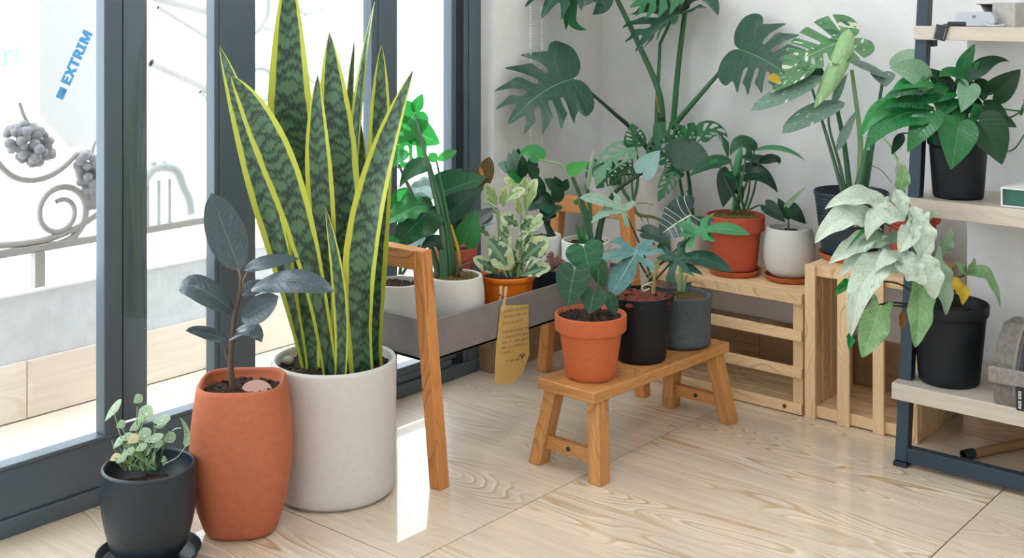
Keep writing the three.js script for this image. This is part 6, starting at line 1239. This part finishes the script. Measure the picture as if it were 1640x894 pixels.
lf(p,'lance',[-.021,.405,.096],[-.01,.387,.111],[-.004,.367,.121],0.022,[.727,.365,.582],'pothosBright',{f:0.39,w:.13,k:2.4,ph:2.0,tip:.3});
lf(p,'lance',[-.011,.332,.048],[.013,.37,.055],[.027,.403,.056],0.044,[.803,.276,.528],'syngoniumGrey',{f:0.45,w:.13,k:2.4,ph:2.0,tip:.3});
lf(p,'lance',[-.021,.417,.096],[-.009,.437,.11],[-.003,.452,.12],0.052,[.654,.588,.475],'syngonium',{f:0.39,w:.13,k:2.4,ph:2.0,tip:.3});
lf(p,'lance',[.008,.248,.072],[.066,.276,.056],[.059,.216,.068],0.053,[.402,.858,.322],'yellow',{f:0.26,w:.13,k:2.4,ph:2.0,tip:.3});
lf(p,'lance',[-.071,.192,.125],[-.064,.171,.144],[-.062,.148,.157],0.020,[.616,.287,.734],'brown',{f:0.33,w:.13,k:2.4,ph:0.0,tip:.3});
lf(p,'lance',[-.001,.241,.119],[.001,.228,.141],[-.002,.211,.158],0.029,[.597,.371,.711],'syngoniumGreen',{f:0.33,w:.13,k:2.4,ph:3.0,tip:.3});
lf(p,'lance',[-.031,.361,.183],[-.036,.337,.213],[-.045,.306,.234],0.040,[.387,.545,.744],'syngonium',{f:0.33,w:.13,k:2.4,ph:4.0,tip:.3});
lf(p,'lance',[-.036,.463,.148],[-.022,.436,.162],[-.015,.404,.169],0.041,[.641,.445,.625],'syngonium',{f:0.45,w:.13,k:2.4,ph:4.0,tip:.3});
lf(p,'lance',[-.077,.36,.195],[-.083,.34,.226],[-.093,.314,.248],0.034,[.387,.545,.744],'syngonium',{f:0.39,w:.13,k:2.4,ph:2.0,tip:.3});
lf(p,'lance',[-.066,.396,.16],[-.068,.386,.185],[-.073,.371,.205],0.034,[.484,.659,.577],'syngoniumGrey',{f:0.20,w:.13,k:2.4,ph:0.0,tip:.3});
lf(p,'lance',[.034,.272,-.029],[.087,.314,-.04],[.114,.193,-.057],0.039,[.654,.588,.475],'syngoniumGreen',{f:0.26,w:.13,k:2.4,ph:0.0,tip:.3});
lf(p,'lance',[.037,.27,-.031],[.033,.294,-.002],[.023,.313,.02],0.022,[.562,.486,.67],'syngoniumGreen',{f:0.20,w:.13,k:2.4,ph:2.0,tip:.3});
lf(p,'lance',[.036,.269,-.03],[.052,.297,-.018],[.061,.321,-.012],0.024,[.665,.37,.649],'syngoniumGreen',{f:0.39,w:.13,k:2.4,ph:1.0,tip:.3});
lf(p,'lance',[-.06,.435,.128],[-.058,.46,.153],[-.062,.482,.17],0.034,[.523,.37,.768],'syngonium',{f:0.45,w:.13,k:2.4,ph:0.0,tip:.3});
st(p,[[-.051,.365,.108],[-.068,.419,.148],[-.084,.454,.188]],0.0021,0.0016,'mid');
st(p,[[-.051,.365,.108],[-.082,.407,.16],[-.112,.429,.212]],0.0021,0.0016,'mid');
st(p,[[-.051,.365,.108],[-.08,.386,.158],[-.107,.389,.208]],0.0021,0.0016,'mid');
st(p,[[-.051,.365,.108],[-.088,.374,.165],[-.124,.364,.222]],0.0021,0.0016,'mid');
st(p,[[-.051,.365,.108],[-.059,.353,.141],[-.067,.323,.174]],0.0021,0.0016,'mid');
st(p,[[-.051,.365,.108],[-.044,.397,.128],[-.036,.41,.148]],0.0021,0.0016,'mid');
st(p,[[-.051,.365,.108],[-.023,.36,.111],[.005,.336,.114]],0.0021,0.0016,'mid');
{ const look = ['beige', 'dark brown', 'grey'], stone = [std({ color: '#8d857c', roughness: .7 }), std({ color: '#6a5a50', roughness: .7 }), std({ color: '#7c7872', roughness: .7 })];
{ const g = new THREE.SphereGeometry(0.0169, 20, 14); g.scale(1, .62, .8); g.rotateY(0.0); tag(obj('pebble', g, stone[0], null, [.247,.308,-1.928]), 'pale beige pebble at the left edge of the snake plant soil', 'pebble', 'pebbles in the snake plant pot'); }
{ const g = new THREE.SphereGeometry(0.0153, 20, 14); g.scale(1, .62, .8); g.rotateY(1.1); tag(obj('pebble', g, stone[1], null, [.255,.308,-2.03]), 'dark pebble behind the middle leaves of the snake plant', 'pebble', 'pebbles in the snake plant pot'); }
{ const g = new THREE.SphereGeometry(0.0172, 20, 14); g.scale(1, .62, .8); g.rotateY(2.2); tag(obj('pebble', g, stone[2], null, [.307,.308,-2.053]), 'large grey pebble right of the middle leaves of the snake plant', 'pebble', 'pebbles in the snake plant pot'); }
{ const g = new THREE.SphereGeometry(0.0165, 20, 14); g.scale(1, .62, .8); g.rotateY(3.3); tag(obj('pebble', g, stone[0], null, [.403,.308,-1.963]), 'flat brown pebble at the front rim of the snake plant soil', 'pebble', 'pebbles in the snake plant pot'); }
{ const g = new THREE.SphereGeometry(0.0122, 20, 14); g.scale(1, .62, .8); g.rotateY(4.4); tag(obj('pebble', g, stone[1], null, [.227,.308,-1.986]), 'small grey pebble behind the left leaves of the snake plant', 'pebble', 'pebbles in the snake plant pot'); }
{ const g = new THREE.SphereGeometry(0.0131, 20, 14); g.scale(1, .62, .8); g.rotateY(5.5); tag(obj('pebble', g, stone[2], null, [.387,.308,-2.093]), 'pale pebble at the right rim of the snake plant soil', 'pebble', 'pebbles in the snake plant pot'); }
}
renderer.render(scene, camera);
